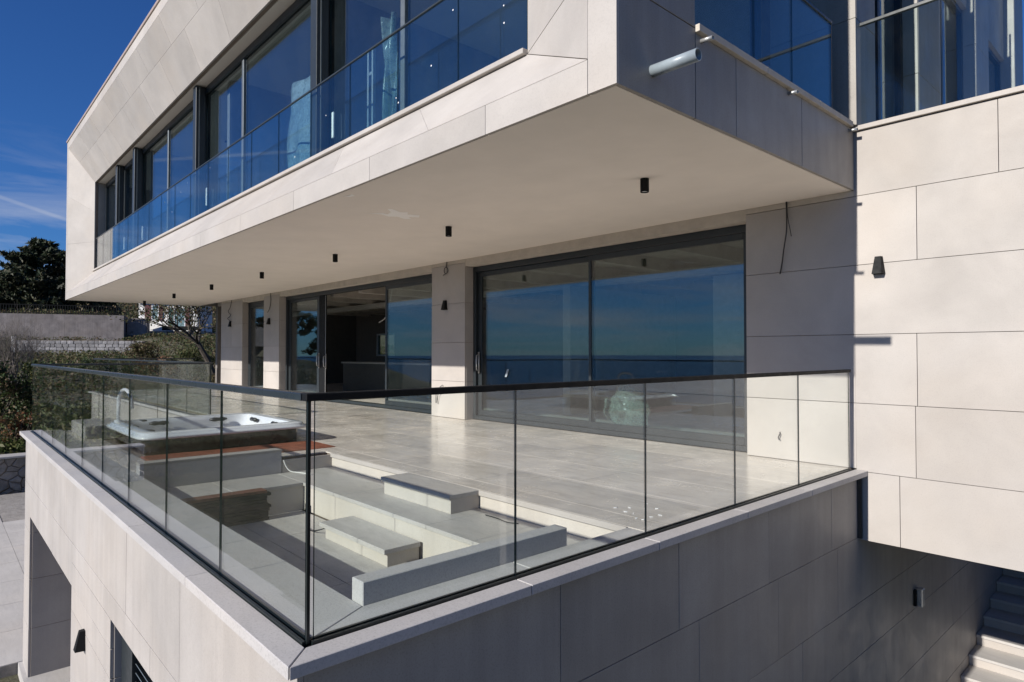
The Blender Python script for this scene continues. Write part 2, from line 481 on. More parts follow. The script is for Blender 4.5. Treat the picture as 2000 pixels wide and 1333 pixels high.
GAP = 0.005
def clad(parent, mat, plane, sign, u0, u1, rows, joints, pos, thick=0.028, name='stone_panel', label=None):
    """rows of slabs on a vertical plane. plane 'x' (u runs along y) or 'y' (u runs along x); sign = outward"""
    for i in range(len(rows) - 1):
        z0, z1 = rows[i] + GAP / 2, rows[i + 1] - GAP / 2
        js = [u0] + [j for j in joints[i % len(joints)] if u0 + 0.05 < j < u1 - 0.05] + [u1]
        for a, b in zip(js[:-1], js[1:]):
            a2 = a + (GAP / 2 if a != u0 else 0); b2 = b - (GAP / 2 if b != u1 else 0)
            jit = rng.uniform(-0.0012, 0.0012)
            o0, o1 = pos + jit, pos - sign * thick
            if plane == 'y': MB().box(a2, b2, o0, o1, z0, z1).build(name, mat, parent, bevel=0.0015)
            else: MB().box(o0, o1, a2, b2, z0, z1).build(name, mat, parent, bevel=0.0015)

def every(step, start, stop, offs):
    return [[start + o + step * k for k in range(int((stop - start) / step) + 2)] for o in offs]

def ring_xz(mb, x0, x1, z0, z1, y0, y1, wl, wr, wb, wt):
    mb.box(x0, x0 + wl, y0, y1, z0, z1); mb.box(x1 - wr, x1, y0, y1, z0, z1)
    mb.box(x0 + wl, x1 - wr, y0, y1, z1 - wt, z1); mb.box(x0 + wl, x1 - wr, y0, y1, z0, z0 + wb)
    return mb
def ring_yz(mb, y0, y1, z0, z1, x0, x1, w, wb=None):
    wb = w if wb is None else wb
    mb.box(x0, x1, y0, y0 + w, z0, z1); mb.box(x0, x1, y1 - w, y1, z0, z1)
    mb.box(x0, x1, y0 + w, y1 - w, z1 - w, z1); mb.box(x0, x1, y0 + w, y1 - w, z0, z0 + wb)
    return mb

def pane_box(mb, axis, a0, a1, c, t, z0, z1):
    """glass pane with green edges: material 0 faces, 1 edges. axis 'x': runs along x at y=c"""
    if axis == 'x': P = lambda a, d, z: (a, c + d, z)
    else: P = lambda a, d, z: (c + d, a, z)
    h = t / 2
    pts = [P(a0,-h,z0),P(a1,-h,z0),P(a1,h,z0),P(a0,h,z0),P(a0,-h,z1),P(a1,-h,z1),P(a1,h,z1),P(a0,h,z1)]
    mb.cur = 0; mb.poly(pts, [(0,1,5,4),(2,3,7,6)])
    mb.cur = 1; mb.poly(pts, [(1,2,6,5),(3,0,4,7),(4,5,6,7),(0,3,2,1)])
    mb.cur = 0
    return mb
def pane(parent, axis, a0, a1, c, z0, z1, gm, t=0.0115, name='glass_pane'):
    return pane_box(MB(), axis, a0, a1, c, t, z0, z1).build(name, [gm, M['edge']], parent, weld=True)

FLOOR = -1.25
FY = 7.4            # facade plane
# ================================================================== SETTING: ground, sea
def hprof(u, pts):
    return np.interp(u, [p[0] for p in pts], [p[1] for p in pts])
W1 = [(-1e5,-5.12),(29.6,-5.12),(29.9,-3.75),(36,-3.0),(48,-1.5),(60,-.75),(78,-.45),(80.9,-.4),(82.2,1.2),(86.2,1.3),(87.6,4.1),(100,4.3),(130,7.5),(200,11),(330,22),(600,40),(900,55),(6000,60)]
W2 = [(-1e5,-5.12),(29.6,-5.12),(29.9,-3.75),(36,-3.0),(45,-1.4),(60,.2),(80,1.6),(100,3.0),(130,8),(200,17),(330,32),(600,52),(900,62),(6000,66)]
def height(x, y):
    x = np.asarray(x, float); y = np.asarray(y, float)
    u = -x
    k = np.clip((y - 15.5) / 3.0, 0, 1)
    west = hprof(u + (y - 8) * .364 * np.clip((u - 50) / 25, 0, 1) * np.clip((220 - u) / 60, 0, 1), W1) * (1 - k) + hprof(u, W2) * k
    north = np.clip((y - 16.5) * 0.30, 0, 45) - 5.12
    east = np.clip((x - 24) * 0.42, 0, 70) * np.clip((y - 22) / 25, 0, 1) - 5.12
    h = np.maximum(np.maximum(west, north), east)
    wob = 0.22 * np.sin(x * .31 + 1.3) * np.cos(y * .27) + .12 * np.sin(x * .83 + y * .61)
    far = np.clip((np.hypot(x, y) - 34) / 20, 0, 1)
    h = h + wob * far + 5.0 * np.clip((np.hypot(x, y) - 180) / 200, 0, 1) * np.sin(x * .013 + 1) * np.cos(y * .011)
    s = np.clip(-14 - y, 0, None)
    h = h - s * 0.36 - np.clip(s - 60, 0, None) * 0.3
    return np.maximum(h, -110)

ax_ = np.unique(np.concatenate([-np.geomspace(100, 6000, 26), np.arange(-100, 34, 1.15), np.geomspace(34, 6000, 30), [-29.6,-29.9,-80.3,-80.7,-85.3,-85.9]]))
ay_ = np.unique(np.concatenate([-np.geomspace(30, 6000, 26), np.arange(-30, 46, 1.15), np.geomspace(46, 6000, 28)]))
X, Y = np.meshgrid(ax_, ay_, indexing='ij')
Z = height(X, Y)
nx, ny = len(ax_), len(ay_)
mb = MB()
mb.v = [tuple(p) for p in np.stack([X, Y, Z], -1).reshape(-1, 3)]
mb.f = [[i*ny+j, (i+1)*ny+j, (i+1)*ny+j+1, i*ny+j+1] for i in range(nx-1) for j in range(ny-1)]
mb.mi = [0] * len(mb.f)
structure(mb.build('ground', M['ground'], smooth=True))
structure(MB().box(-12000, 12000, -14000, 12000, -64, -62).build('sea', M['sea']))

# ================================================================== VILLA
villa = thing('villa', 'white limestone villa with cantilevered upper storey and large dark framed windows', 'house', (-14, 9, -4.95))
# ---- solid walls behind the cladding
def wall(*b, mat=M['joint']): return box_part('wall', mat, villa, *b)
BK = 0.032
wall(-23.05, -21.04, FY + BK, FY + .36, -1.26, 1.77)
wall(-19.24, -18.09, FY + BK, FY + .36, -1.26, 1.77)
wall(-10.52, -9.45, FY + BK, FY + .36, -1.26, 1.77)
wall(-3.86, 5.0, FY + BK, FY + .36, -2.0, 2.40)
# lintels over the openings, unfinished plaster
for a, b in ((-21.04, -19.24), (-18.09, -10.52), (-9.45, -3.86)):
    box_part('lintel', M['plaster_rough'], villa, a, b, FY + .012, FY + .36, 1.63, 1.768)
# facade rows
ROWS = [-1.245, -.54, .20, .95, 1.70]
clad(villa, M['clad'], 'y', -1, -23.05, -21.04, ROWS, [[-22.0], []], FY)
clad(villa, M['clad'], 'y', -1, -19.24, -18.09, ROWS, [[]], FY)
clad(villa, M['clad'], 'y', -1, -10.52, -9.45, ROWS, [[]], FY)
clad(villa, M['clad'], 'y', -1, -3.86, -2.615, ROWS, [[]], FY)
for a, b in ((-23.05, -21.04), (-19.24, -18.09), (-10.52, -9.45), (-3.86, -2.615)):
    box_part('plaster_band', M['plaster_rough'], villa, a, b, FY + .004, FY + .03, 1.704, 1.768)
RROWS = [-2.0, -1.27, -.54, .20, .95, 1.70, 2.40]
RJ = [[-2.2], [-2.05, .9], [-2.03, 1.2], [2.0], [-2.02, 1.6], [-1.34, 2.4]]
clad(villa, M['clad'], 'y', -1, -2.615, 5.0, RROWS, RJ, FY)
# pier returns (the reveals beside the windows)
for xr in (-21.04, -18.09, -9.45):
    clad(villa, M['clad'], 'x', 1, FY + .03, FY + .2, [-1.245, -.54, .20, .95, 1.625], [[]], xr + .004, 0.02)
# ---- lower storey beyond the terrace: cantilever soffit, side wall, stairs are below
box_part('cantilever_soffit', M['plaster'], villa, -2.6, 5.0, FY + .37, 10.6, -2.0, -1.75)
# ---- rooms: floor, ceiling, back walls, so that the glass has something behind it
box_part('room_floor', M['concrete'], villa, -24.6, -2.64, FY + .37, 13.6, -1.5, -1.262)
box_part('room_ceiling', M['concrete'], villa, -24.6, -2.64, FY + .37, 13.6, 1.72, 1.98)
for k in range(14):
    x = -23.4 + k * 1.5
    box_part('ceiling_joist', M['concrete'], villa, x, x + .16, FY + .5, 13.3, 1.50, 1.718)
box_part('ceiling_beam', M['room'], villa, -24.2, -2.9, 9.9, 10.2, 1.38, 1.498)
for a, b, c, d in ((-24.6, -27.9, 0, 0),): pass
bw = MB()
bw.box(-24.6, -22.95, 13.4, 13.6, -1.26, 1.72); bw.box(-21.55, -2.64, 13.4, 13.6, -1.26, 1.72)
bw.box(-22.95, -21.55, 13.4, 13.6, -1.26, -.12); bw.box(-22.95, -21.55, 13.4, 13.6, .78, 1.72)
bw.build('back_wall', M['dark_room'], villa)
f = ring_xz(MB(), -22.95, -21.55, -.12, .78, 13.42, 13.5, .06, .06, .06, .06).build('back_window', M['white_plastic'], villa)
pane(f, 'x', -22.89, -21.61, 13.46, -.06, .72, M['win'], .02, 'pane')
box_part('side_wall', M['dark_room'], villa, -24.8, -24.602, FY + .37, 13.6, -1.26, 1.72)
box_part('side_wall', M['room'], villa, -2.636, -2.45, FY + .37, 14.9, -1.26, 2.36)
box_part('partition_wall', M['room'], villa, -9.0, -8.8, 9.6, 13.38, -1.26, 1.37)
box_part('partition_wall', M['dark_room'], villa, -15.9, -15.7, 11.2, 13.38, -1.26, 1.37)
box_part('partition_wall', M['room'], villa, -6.0, -5.4, 10.3, 10.6, -1.26, 1.37)
isl = box_part('kitchen_counter', M['counter'], villa, -19.6, -14.6, 10.2, 11.0, -1.26, -.34)
box_part('counter_top', M['room'], isl, -19.65, -14.55, 10.15, 11.05, -.338, -.29)

def glazing(x0, x1, z0, z1, y, panes, name, gm, frame=.075, depth=.09, mull=.10):
    """sliding glazing: outer frame, leaves with their panes; panes = [(a,b,yshift)]"""
    fr = ring_xz(MB(), x0, x1, z0, z1, y, y + depth + .05, frame, frame, .07, .10).build(name, M['anth'], villa, bevel=.004)
    for a, b, dy, sw in panes:
        lf = ring_xz(MB(), a, b, z0 + .072, z1 - .102, y + .01 + dy, y + .06 + dy, sw, sw, .10, .085).build('sash', M['anth'], fr, bevel=.004)
        OFF[lf.name] = OFF[fr.name]
        pane_box(MB(), 'x', a + sw - .004, b - sw + .004, y + .035 + dy, .024, z0 + .168, z1 - .183).build('pane', [gm, M['edge']], fr, weld=True)
    return fr
WY = FY + .19
glazing(-21.03, -19.25, -1.24, 1.628, WY, [(-20.95, -19.33, 0, .09)], 'window', M['win'])
big = glazing(-9.44, -3.87, -1.24, 1.628, WY, [(-9.36, -6.52, 0.05, .10), (-6.58, -3.95, 0, .05)], 'sliding_window', M['win'])
dr = glazing(-18.08, -10.53, -1.24, 1.628, WY, [(-18.0, -16.05, 0.05, .13), (-12.62, -10.61, 0, .06)], 'sliding_door', M['win'])
# the slid-back leaf seen edge-on with its pull handle
lf = box_part('sash', M['black'], dr, -16.04, -15.72, WY + .065, WY + .12, -1.165, 1.525, bevel=.004)
box_part('door_seal', M['steel'], dr, -15.725, -15.70, WY + .072, WY + .078, -1.16, 1.52)
def pull_handle(p, x, y, z):
    m = MB().tube([(x, y, z - .16), (x + .01, y - .06, z - .13), (x + .02, y - .075, z), (x + .01, y - .06, z + .13), (x, y, z + .16)], .012, 8)
    m.box(x - .018, x + .018, y - .004, y + .006, z - .2, z + .2)
    m.build('handle', M['steel'], p, smooth=True)
pull_handle(dr, -15.66, WY + .06, -.22); pull_handle(dr, -16.0, WY + .03, -.2); pull_handle(big, -9.31, WY + .03, -.18)
MB().prism([(-8.60, WY + .055, -.43), (-8.55, WY + .055, -.43), (-8.49, WY + .055, -.29), (-8.54, WY + .055, -.29)], (0, .004, 0)).build('sticker', M['pvc'], big)

# ---- cantilevered upper box
YF, XE, XW, ZB, ZT = 3.3, -2.61, -25.8, 1.77, 7.04
YI = 3.9                                   # inner edge of the splayed frame
IX0, IX1, IZ0, IZ1 = -24.55, -4.08, 2.66, 5.58
BX0, BX1, BZ0, BZ1 = XW + .25, XE - .25, ZB + .24, ZT - .24
soff = box_part('soffit', M['plaster'], villa, XW + .03, XE - .035, YF + .035, FY + .03, ZB, ZB + .2)
pp = [(-7.19,4.07),(-7.05,4.2),(-7.06,4.28),(-6.93,4.25),(-6.80,4.12),(-6.77,4.18),(-6.85,4.33),(-6.80,4.42),(-6.90,4.47),(-6.84,4.62),(-6.95,4.68),(-7.02,4.56),(-7.10,4.66),(-7.16,4.60),(-7.10,4.45),(-7.17,4.36),(-7.12,4.22)]
MB().prism([(x, y, ZB - .003) for x, y in pp], (0, 0, .0025)).build('plaster_patch', M['patch'], soff)
MB().prism([(x, y, ZB - .003) for x, y in ((-6.58,3.42),(-6.5,3.46),(-6.44,3.44),(-6.47,3.50),(-6.56,3.49))], (0, 0, .0025)).build('plaster_patch', M['patch'], soff)
# flat outer band
def fpanel(pts, dv=(0, .03, 0), name='fascia_panel', mat=None): return MB().prism(pts, dv).build(name, mat or M['clad'], villa)
def vjoin(a, b, step, off=0):
    out = [a]; x = a + step - off
    while x < b - step * .3: out.append(x); x += step
    return out + [b]
g = GAP / 2
xs = vjoin(BX0, BX1, 1.85, .6)
for a, b in zip(xs[:-1], xs[1:]):
    fpanel([(a + g, YF, ZB), (b - g, YF, ZB), (b - g, YF, BZ0 - g), (a + g, YF, BZ0 - g)])
    fpanel([(a + g, YF, BZ1 + g), (b - g, YF, BZ1 + g), (b - g, YF, ZT), (a + g, YF, ZT)])
for a, b in ((XW, BX0 - g), (BX1 + g, XE)):
    zs = [ZB, 2.45, 3.95, 5.5, ZT] if a < -10 else [ZB, 4.3, ZT]
    for z0, z1 in zip(zs[:-1], zs[1:]):
        fpanel([(a, YF, z0 + (g if z0 > ZB else 0)), (b, YF, z0 + (g if z0 > ZB else 0)), (b, YF, z1 - g), (a, YF, z1 - g)])
# splayed panels: each side is a trapezium between the outer band and the inner opening
def splay(o0, o1, i0, i1, nu, tsplit, stagger=.5, dv=(0, .03, 0)):
    o0, o1, i0, i1 = map(Vector, (o0, o1, i0, i1))
    L = lambda t, s: (o0.lerp(i0, t)).lerp(o1.lerp(i1, t), s)
    ts = [0] + tsplit + [1]
    w = abs((o1 - o0).length)
    for r, (t0, t1) in enumerate(zip(ts[:-1], ts[1:])):
        ss = [0] + [(k + (stagger if r % 2 else 0.0)) / nu for k in range(0 if r % 2 else 1, nu) if 0 < (k + (stagger if r % 2 else 0)) / nu < 1] + [1]
        for s0, s1 in zip(ss[:-1], ss[1:]):
            h = (o0 - i0).length
            gt0 = t0 + g / h; gt1 = t1 - (g / h if t1 < 1 else 0)
            gs0 = s0 + g / w; gs1 = s1 - g / w
            fpanel([L(gt0, gs0), L(gt0, gs1), L(gt1, gs1), L(gt1, gs0)], dv, 'splay_panel')
C = lambda x, y, z: (x, y, z)
splay(C(BX0, YF, BZ1), C(BX1, YF, BZ1), C(IX0, YI, IZ1), C(IX1, YI, IZ1), 12, [.42])
splay(C(BX1, YF, BZ0), C(BX0, YF, BZ0), C(IX1, YI, IZ0), C(IX0, YI, IZ0), 12, [])
splay(C(BX0, YF, BZ0), C(BX0, YF, BZ1), C(IX0, YI, IZ0), C(IX0, YI, IZ1), 3, [])
# right splay, cut by a level joint
o0, o1, i0, i1 = Vector((BX1, YF, BZ1)), Vector((BX1, YF, BZ0)), Vector((IX1, YI, IZ1)), Vector((IX1, YI, IZ0))
kj = (IZ0 - BZ0) / (BZ1 - BZ0)
jo = o1.lerp(o0, kj)
fpanel([o1 + Vector((0, 0, .006)), jo - Vector((0, 0, .004)), i1 + Vector((.004, -.002, .004))], (0, .03, 0), 'splay_panel')
jm = o1.lerp(o0, .55); im = i1.lerp(i0, .55)
fpanel([jo + Vector((0, 0, .004)), jm, im, i1 + Vector((0, 0, .012))], (0, .03, 0), 'splay_panel')
fpanel([jm + Vector((0, 0, .006)), o0, i0, im + Vector((0, 0, .006))], (0, .03, 0), 'splay_panel')
# dark substrate behind the frame joints
def sub(pts): MB().prism(pts, (0, .06, 0)).build('frame_backing', M['joint'], villa)
D = .033
sub([(XW+.02, YF+D, ZB+.03), (XE-.035, YF+D, ZB+.03), (XE-.035, YF+D, BZ0), (XW+.02, YF+D, BZ0)])
sub([(XW+.02, YF+D, BZ1), (XE-.035, YF+D, BZ1), (XE-.035, YF+D, ZT-.01), (XW+.02, YF+D, ZT-.01)])
sub([(BX1, YF+D, BZ0), (XE-.035, YF+D, BZ0), (XE-.035, YF+D, BZ1), (BX1, YF+D, BZ1)])
sub([(XW+.02, YF+D, BZ0), (BX0, YF+D, BZ0), (BX0, YF+D, BZ1), (XW+.02, YF+D, BZ1)])
sub([(BX0, YF+D, BZ1), (BX1, YF+D, BZ1), (IX1, YI+D, IZ1+.01), (IX0, YI+D, IZ1+.01)])
sub([(BX0, YF+D, BZ0), (BX1, YF+D, BZ0), (IX1, YI+D, IZ0-.01), (IX0, YI+D, IZ0-.01)])
sub([(BX1, YF+D, BZ0), (BX1, YF+D, BZ1), (IX1+.01, YI+D, IZ1), (IX1+.01, YI+D, IZ0)])
sub([(BX0, YF+D, BZ0), (BX0, YF+D, BZ1), (IX0-.01, YI+D, IZ1), (IX0-.01, YI+D, IZ0)])
# window reveal: head, jambs, sill with its white coping
YW = 4.2
box_part('reveal_head', M['plaster'], villa, IX0 - .3, IX1 + .3, YI + .1, 8.6, IZ1 + .004, IZ1 + .2)
box_part('reveal_jamb', M['clad_shade'], villa, IX0 - .25, IX0 - .004, YI + .1, 8.6, 2.3, IZ1)
box_part('reveal_jamb', M['clad_shade'], villa, IX1 + .004, IX1 + .2, YI + .1, YW + .1, 2.5, IZ1)
box_part('upper_floor', M['concrete'], villa, IX0, XE - .04, YI + .1, 8.6, 2.0, 2.44)
xs = vjoin(IX0, IX1, 2.28)
for a, b in zip(xs[:-1], xs[1:]):
    box_part('sill_stone', M['clad'], villa, a + .002, b - .002, YI - .06, YI + .16, IZ0 - .005, IZ0 + .045, bevel=.004)
box_part('back_wall', M['room'], villa, IX0, -4.0, 8.4, 8.6, 2.44, IZ1)
for x in (-19.8, -13.6, -9.2): box_part('partition_wall', M['room'], villa, x, x + .15, YW + .25, 8.38, 2.44, IZ1)
# columns in front of the glazing line, mullions, panes
UWIN = [(-24.5, -21.75, []), (-21.75, -19.75, []), (-19.75, -14.3, [-17.1]), (-14.3, -8.68, [-12.05]), (-8.68, -4.1, [-6.62])]
for a, b, mm in UWIN:
    fr = ring_xz(MB(), a, b, 2.45, IZ1 - .002, YW, YW + .12, .06, .06, .08, .13).build('upper_window', M['anth'], villa)
    edges = [a + .06] + mm + [b - .06]
    for p, q in zip(edges[:-1], edges[1:]):
        pane(fr, 'x', p + .02, q - .02, YW + .05, 2.53, IZ1 - .132, M['win_up'], .024, 'pane')
    for x in mm: box_part('mullion', M['rail_grey'], fr, x - .045, x + .045, YW + .01, YW + .1, 2.53, IZ1 - .132, bevel=.004)
for x in (-22.0, -19.8, -14.37, -8.75):
    box_part('window_column', M['anth'], villa, x, x + .2, 4.01, YW - .002, 2.45, IZ1 - .01, bevel=.006)
    box_part('column_track', M['rail_grey'], villa, x + .202, x + .215, 4.07, 4.085, 2.46, IZ1 - .02)
    MB().box(x + .35, x + .40, YW - .03, YW - .002, 3.05, 3.42).build('handle', M['white_plastic'], villa, bevel=.006)
# track lights on the upper ceiling
for x in (-11.2, -16.2, -6.0):
    tl = box_part('track_light', M['black'], villa, x - 1.1, x + 1.1, 5.6, 5.64, IZ1 - .09, IZ1 - .05)
    for d in (-.7, 0, .7): MB().tube([(x + d, 5.62, IZ1 - .09), (x + d, 5.62, IZ1 - .26)], .04, 8).build('lamp_head', M['black'], tl)
# ---- end wall of the upper box (in shade)
wall(XE - .24, XE - .034, YF + .1, 4.25, BZ0, ZT - .01)
wall(XE - .24, XE - .034, YF + .04, FY, ZB + .02, 2.42)
def epanel(y0, y1, z0, z1): MB().box(XE, XE - .03, y0, y1, z0, z1).build('stone_panel', M['clad_shade'], villa, bevel=.0015)
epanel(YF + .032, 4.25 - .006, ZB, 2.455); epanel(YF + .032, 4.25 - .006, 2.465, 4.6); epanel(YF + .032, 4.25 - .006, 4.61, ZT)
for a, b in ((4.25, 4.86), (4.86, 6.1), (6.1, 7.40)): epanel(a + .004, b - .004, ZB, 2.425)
MB().box(XE - .032, XE - .3, 4.235, 4.25, 2.43, ZT).build('stone_panel', M['clad_shade'], villa)
for a, b in ((4.25, 5.35), (5.35, 6.45), (6.45, 7.30)):
    box_part('sill_stone', M['plaster_rough'], villa, XE - .25, XE + .035, a + .002, b - .002, 2.43, 2.487, bevel=.003)
# niche glazing behind the side balustrade
NX = -3.55
for y0, y1 in ((4.3, 5.5), (5.5, 7.2)):
    fr = ring_yz(MB(), y0, y1, 2.46, IZ1, NX - .1, NX, .07, .09).build('side_window', M['anth'], villa)
    pane(fr, 'y', y0 + .06, y1 - .06, NX - .05, 2.54, IZ1 - .06, M['win_up'], .024, 'pane')
box_part('niche_wall', M['clad_shade'], villa, NX - .3, NX - .102, 4.0, 8.5, 5.585, ZT - .05)
# pier at the inner end of the side balcony, catches a sliver of sun
wall(-3.5, -2.60, 7.36, 7.92, 2.45, ZT - .02, mat=M['clad_shade'])
clad(villa, M['clad_shade'], 'y', -1, -3.5, -2.555, [2.455, 3.62, 5.0, ZT - .02], [[]], 7.33)
clad(villa, M['clad_shade'], 'x', 1, 7.36, 7.92, [2.455, 3.62, 5.0, ZT - .02], [[]], -2.555)
# recessed upper side wall going back, with windows between piers
box_part('balcony_floor', M['floor'], villa, -2.55, 5.0, FY + .37, 16.0, 2.2, 2.40)
def side_pier(y0, y1, p):
    box_part('wall', M['clad_shade'], villa, -3.2, -2.62, y0, y1, 2.41, ZT - .02)
    clad(villa, M['clad_shade'], 'x', 1, y0, y1, [2.41, 3.62, 5.0, ZT - .02], [[]], -2.58 + p)
    clad(villa, M['clad_shade'], 'y', -1, -2.70, -2.582 + p, [2.41, 3.62, 5.0, ZT - .02], [[]], y0 - .03)
side_pier(9.42, 10.42, .055); side_pier(12.45, 13.3, .055); side_pier(15.2, 16.0, .1)
for y0, y1 in ((7.93, 9.38), (10.43, 12.41), (13.31, 15.16)):
    fr = ring_yz(MB(), y0, y1, 2.41, 5.6, -2.8, -2.7, .07).build('side_window', M['anth'], villa)
    ym = y0 + (y1 - y0) * .42
    box_part('mullion', M['anth'], fr, -2.79, -2.71, ym - .04, ym + .04, 2.48, 5.53)
    pane(fr, 'y', y0 + .06, y1 - .06, -2.75, 2.47, 5.54, M['win_up'], .024, 'pane')
    box_part('lintel', M['clad_shade'], villa, -3.0, -2.64, y0 - .01, y1 + .01, 5.61, ZT - .02)
box_part('partition_wall', M['dark_room'], villa, -4.0, -3.9, 7.95, 15.9, 2.42, 5.6)
xs = vjoin(-2.60, 5.0, 1.5)
for a, b in zip(xs[:-1], xs[1:]):
    box_part('sill_stone', M['clad'], villa, a + .002, b - .002, FY - .035, FY + .38, 2.405, 2.455, bevel=.003)
# ---- roof
rf = box_part('roof', M['concrete'], villa, XW + .03, XE - .04, YF + .1, 16.1, ZT - .012, ZT + .05)
box_part('roof_edge', M['flash'], rf, XW - .02, XE + .02, YF - .025, YF + .09, ZT + .002, ZT + .06)
box_part('roof_edge', M['flash'], rf, XE - .03, XE + .035, YF + .092, 16.1, ZT + .002, ZT + .06)
box_part('side_wall', M['clad_shade'], villa, XW + .02, XW + .2, YF + .1, 16.0, ZB + .01, ZT - .02)
box_part('back_wall', M['clad_shade'], villa, XW + .2, -2.7, 15.9, 16.0, ZB, ZT - .02)

# ================================================================== lower storey + terrace body
low = thing('terrace_block', 'pale stone clad lower storey carrying the terrace, with openings below', 'building', (-8, 4, -4.95))
YL, XL = 1.15, -2.60
def lwall(*b, mat=M['joint'], n='wall'): return box_part(n, mat, low, *b)
O1 = (-12.2, -8.3, -2.5); O2 = (-6.3, -3.5, -2.25)
lwall(-12.88, -12.2, YL + BK, 4.0, -5.2, -1.72)
lwall(-12.2, -8.3, YL + BK, YL + .3, -2.49, -1.72)
lwall(-8.3, -6.3, YL + BK, YL + .4, -5.2, -1.72)
lwall(-6.3, -3.5, YL + BK, YL + .3, -2.24, -1.72)
lwall(-3.5, XL - BK, YL + BK, YL + .4, -5.2, -1.72)
lwall(XL - .3, XL - BK, YL + .4, 15.6, -5.2, -1.76)
lwall(-12.85, -2.66, YL + BK, 1.56, -1.718, -1.33)
lwall(-2.9, XL - BK, 1.56, FY - .01, -1.758, -1.33)
LR = [-5.2, -4.2, -3.45, -2.75, -2.04, -1.315]
S = M['clad_stained']
clad(low, S, 'y', -1, -12.9, O1[0], LR[:4] + [-2.5], [[]], YL)
clad(low, S, 'y', -1, O1[1], O2[0], [-5.2, -4.2, -3.45, -2.75, -2.5], [[-7.1], [-7.7], []], YL)
clad(low, S, 'y', -1, O1[1], O2[0], [-2.5, -2.25], [[]], YL)
clad(low, S, 'y', -1, O2[1], XL, [-5.2, -4.2, -3.45, -2.75, -2.25], [[]], YL)
clad(low, S, 'y', -1, -12.9, O1[1], [-2.5, -2.04], [[-11.2, -9.8]], YL)
clad(low, S, 'y', -1, O1[1], XL, [-2.25, -2.04], [[-6.6, -5.0]], YL)
clad(low, S, 'y', -1, -12.9, XL, [-2.04, -1.315], [[-11.7, -10.2, -8.7, -7.2, -5.75, -4.3, -3.5]], YL)
# passage behind the wide opening
clad(low, M['clad_stained'], 'x', 1, YL + .034, 4.0, LR, [[2.6], [1.9, 3.4]], O1[0] + .004)
lwall(-12.2, -6.3, 5.2, 5.4, -5.2, -1.9, mat=M['clad_shade'])
lwall(-12.2, -6.32, YL + .31, 5.2, -1.99, -1.76, mat=M['plaster'], n='ceiling')
lwall(-12.9, -6.32, YL - .06, 5.2, -5.2, -4.93, mat=M['pave'], n='passage_floor')
clad(low, M['clad_stained'], 'x', -1, YL + .034, 5.1, LR, [[]], O1[1] - .004)
# barred window with slatted blind
fr = ring_xz(MB(), O2[0] + .02, O2[1], -4.8, -2.27, YL + .16, YL + .24, .07, .07, .07, .07).build('window', M['anth'], low)
pane(fr, 'x', O2[0] + .09, O2[1] - .07, YL + .21, -4.73, -2.34, M['win'], .02, 'pane')
for k in range(32):
    z = -2.36 - k * .072
    MB().prism([(O2[0] + .42, YL + .10, z), (O2[0] + .42, YL + .155, z - .045), (O2[0] + .42, YL + .158, z - .041), (O2[0] + .42, YL + .103, z + .004)], (2.2, 0, 0)).build('blind_slat', M['rail_grey'], low)
box_part('blind_panel', M['anth'], low, O2[0] + .02, O2[0] + .40, YL + .08, YL + .15, -4.8, -2.27)
clad(low, S, 'x', 1, YL + .03, YL + .16, [-5.2, -4.2, -3.45, -2.75, -2.25], [[]], O2[0] + .006, .02)
# shaded side wall running under the cantilever
SR = [-5.2, -4.62, -3.93, -3.24, -2.68, -1.98, -1.315]
SJ = [[2.5, 5, 8, 11], [3.2, 6.4, 9.6, 12], [2.4, 5.0, 8.2, 11], [3.3, 6.0, 9.0, 12.0], [2.9, 4.24, 5.52, 6.83, 9.4, 12], [2.75, 3.98, 5.35, 6.69]]
clad(low, M['clad_shade'], 'x', 1, YL + .03, 15.5, SR[:-1], SJ, XL)
clad(low, M['clad_shade'], 'x', 1, YL + .03, FY - .005, [-1.98, -1.315], [SJ[5]], XL)
box_part('downpipe', M['anth'], low, XL - .02, XL + .045, FY - .034, FY - .008, -1.98, -1.33)

# ---- copings (mitred at the corner)
def cop(pts, z0, z1): MB().prism([(x, y, z1) for x, y in pts], (0, 0, z0 - z1)).build('coping_stone', M['coping'], low, bevel=.003)
ZC = -1.255
CX, CY = -2.5, 1.07
xs = [-12.95] + [-11.3, -9.8, -8.3, -6.8, -5.3, -3.9]
for a, b in zip(xs[:-1], xs[1:]): cop([(a+.003, CY), (b-.003, CY), (b-.003, 1.195), (a+.003, 1.195)], ZC - .055, ZC)
cop([(-3.897, CY), (CX - .003, CY), (-2.628, 1.195), (-3.897, 1.195)], ZC - .055, ZC)
ys = [2.42, 3.6, 4.8, 6.0, FY - .004]
cop([(CX, CY + .004), (CX, 2.417), (-2.625, 2.417), (-2.625, 1.198)], ZC - .055, ZC)
for a, b in zip(ys[:-1], ys[1:]): cop([(CX, a+.003), (CX, b-.003), (-2.625, b-.003), (-2.625, a+.003)], ZC - .055, ZC)
# inner strip between glass and pit
PX0, PX1, PY0, PY1 = -7.45, -2.86, 1.60, 3.73
xs = [-12.78, -10.9, -9.2, -7.45, -5.9, -4.4]
for a, b in zip(xs[:-1], xs[1:]): cop([(a+.003, 1.25), (b-.003, 1.25), (b-.003, PY0), (a+.003, PY0)], ZC - .05, ZC)
cop([(-4.397, 1.25), (-2.688, 1.25), (PX1 - .003, PY0), (-4.397, PY0)], ZC - .05, ZC)
cop([(-2.683, 1.256), (-2.683, 2.6), (PX1, 2.6), (PX1, PY0 + .003)], ZC - .05, ZC)
cop([(-2.683, 2.606), (-2.683, PY1), (PX1, PY1), (PX1, 2.606)], ZC - .05, ZC)
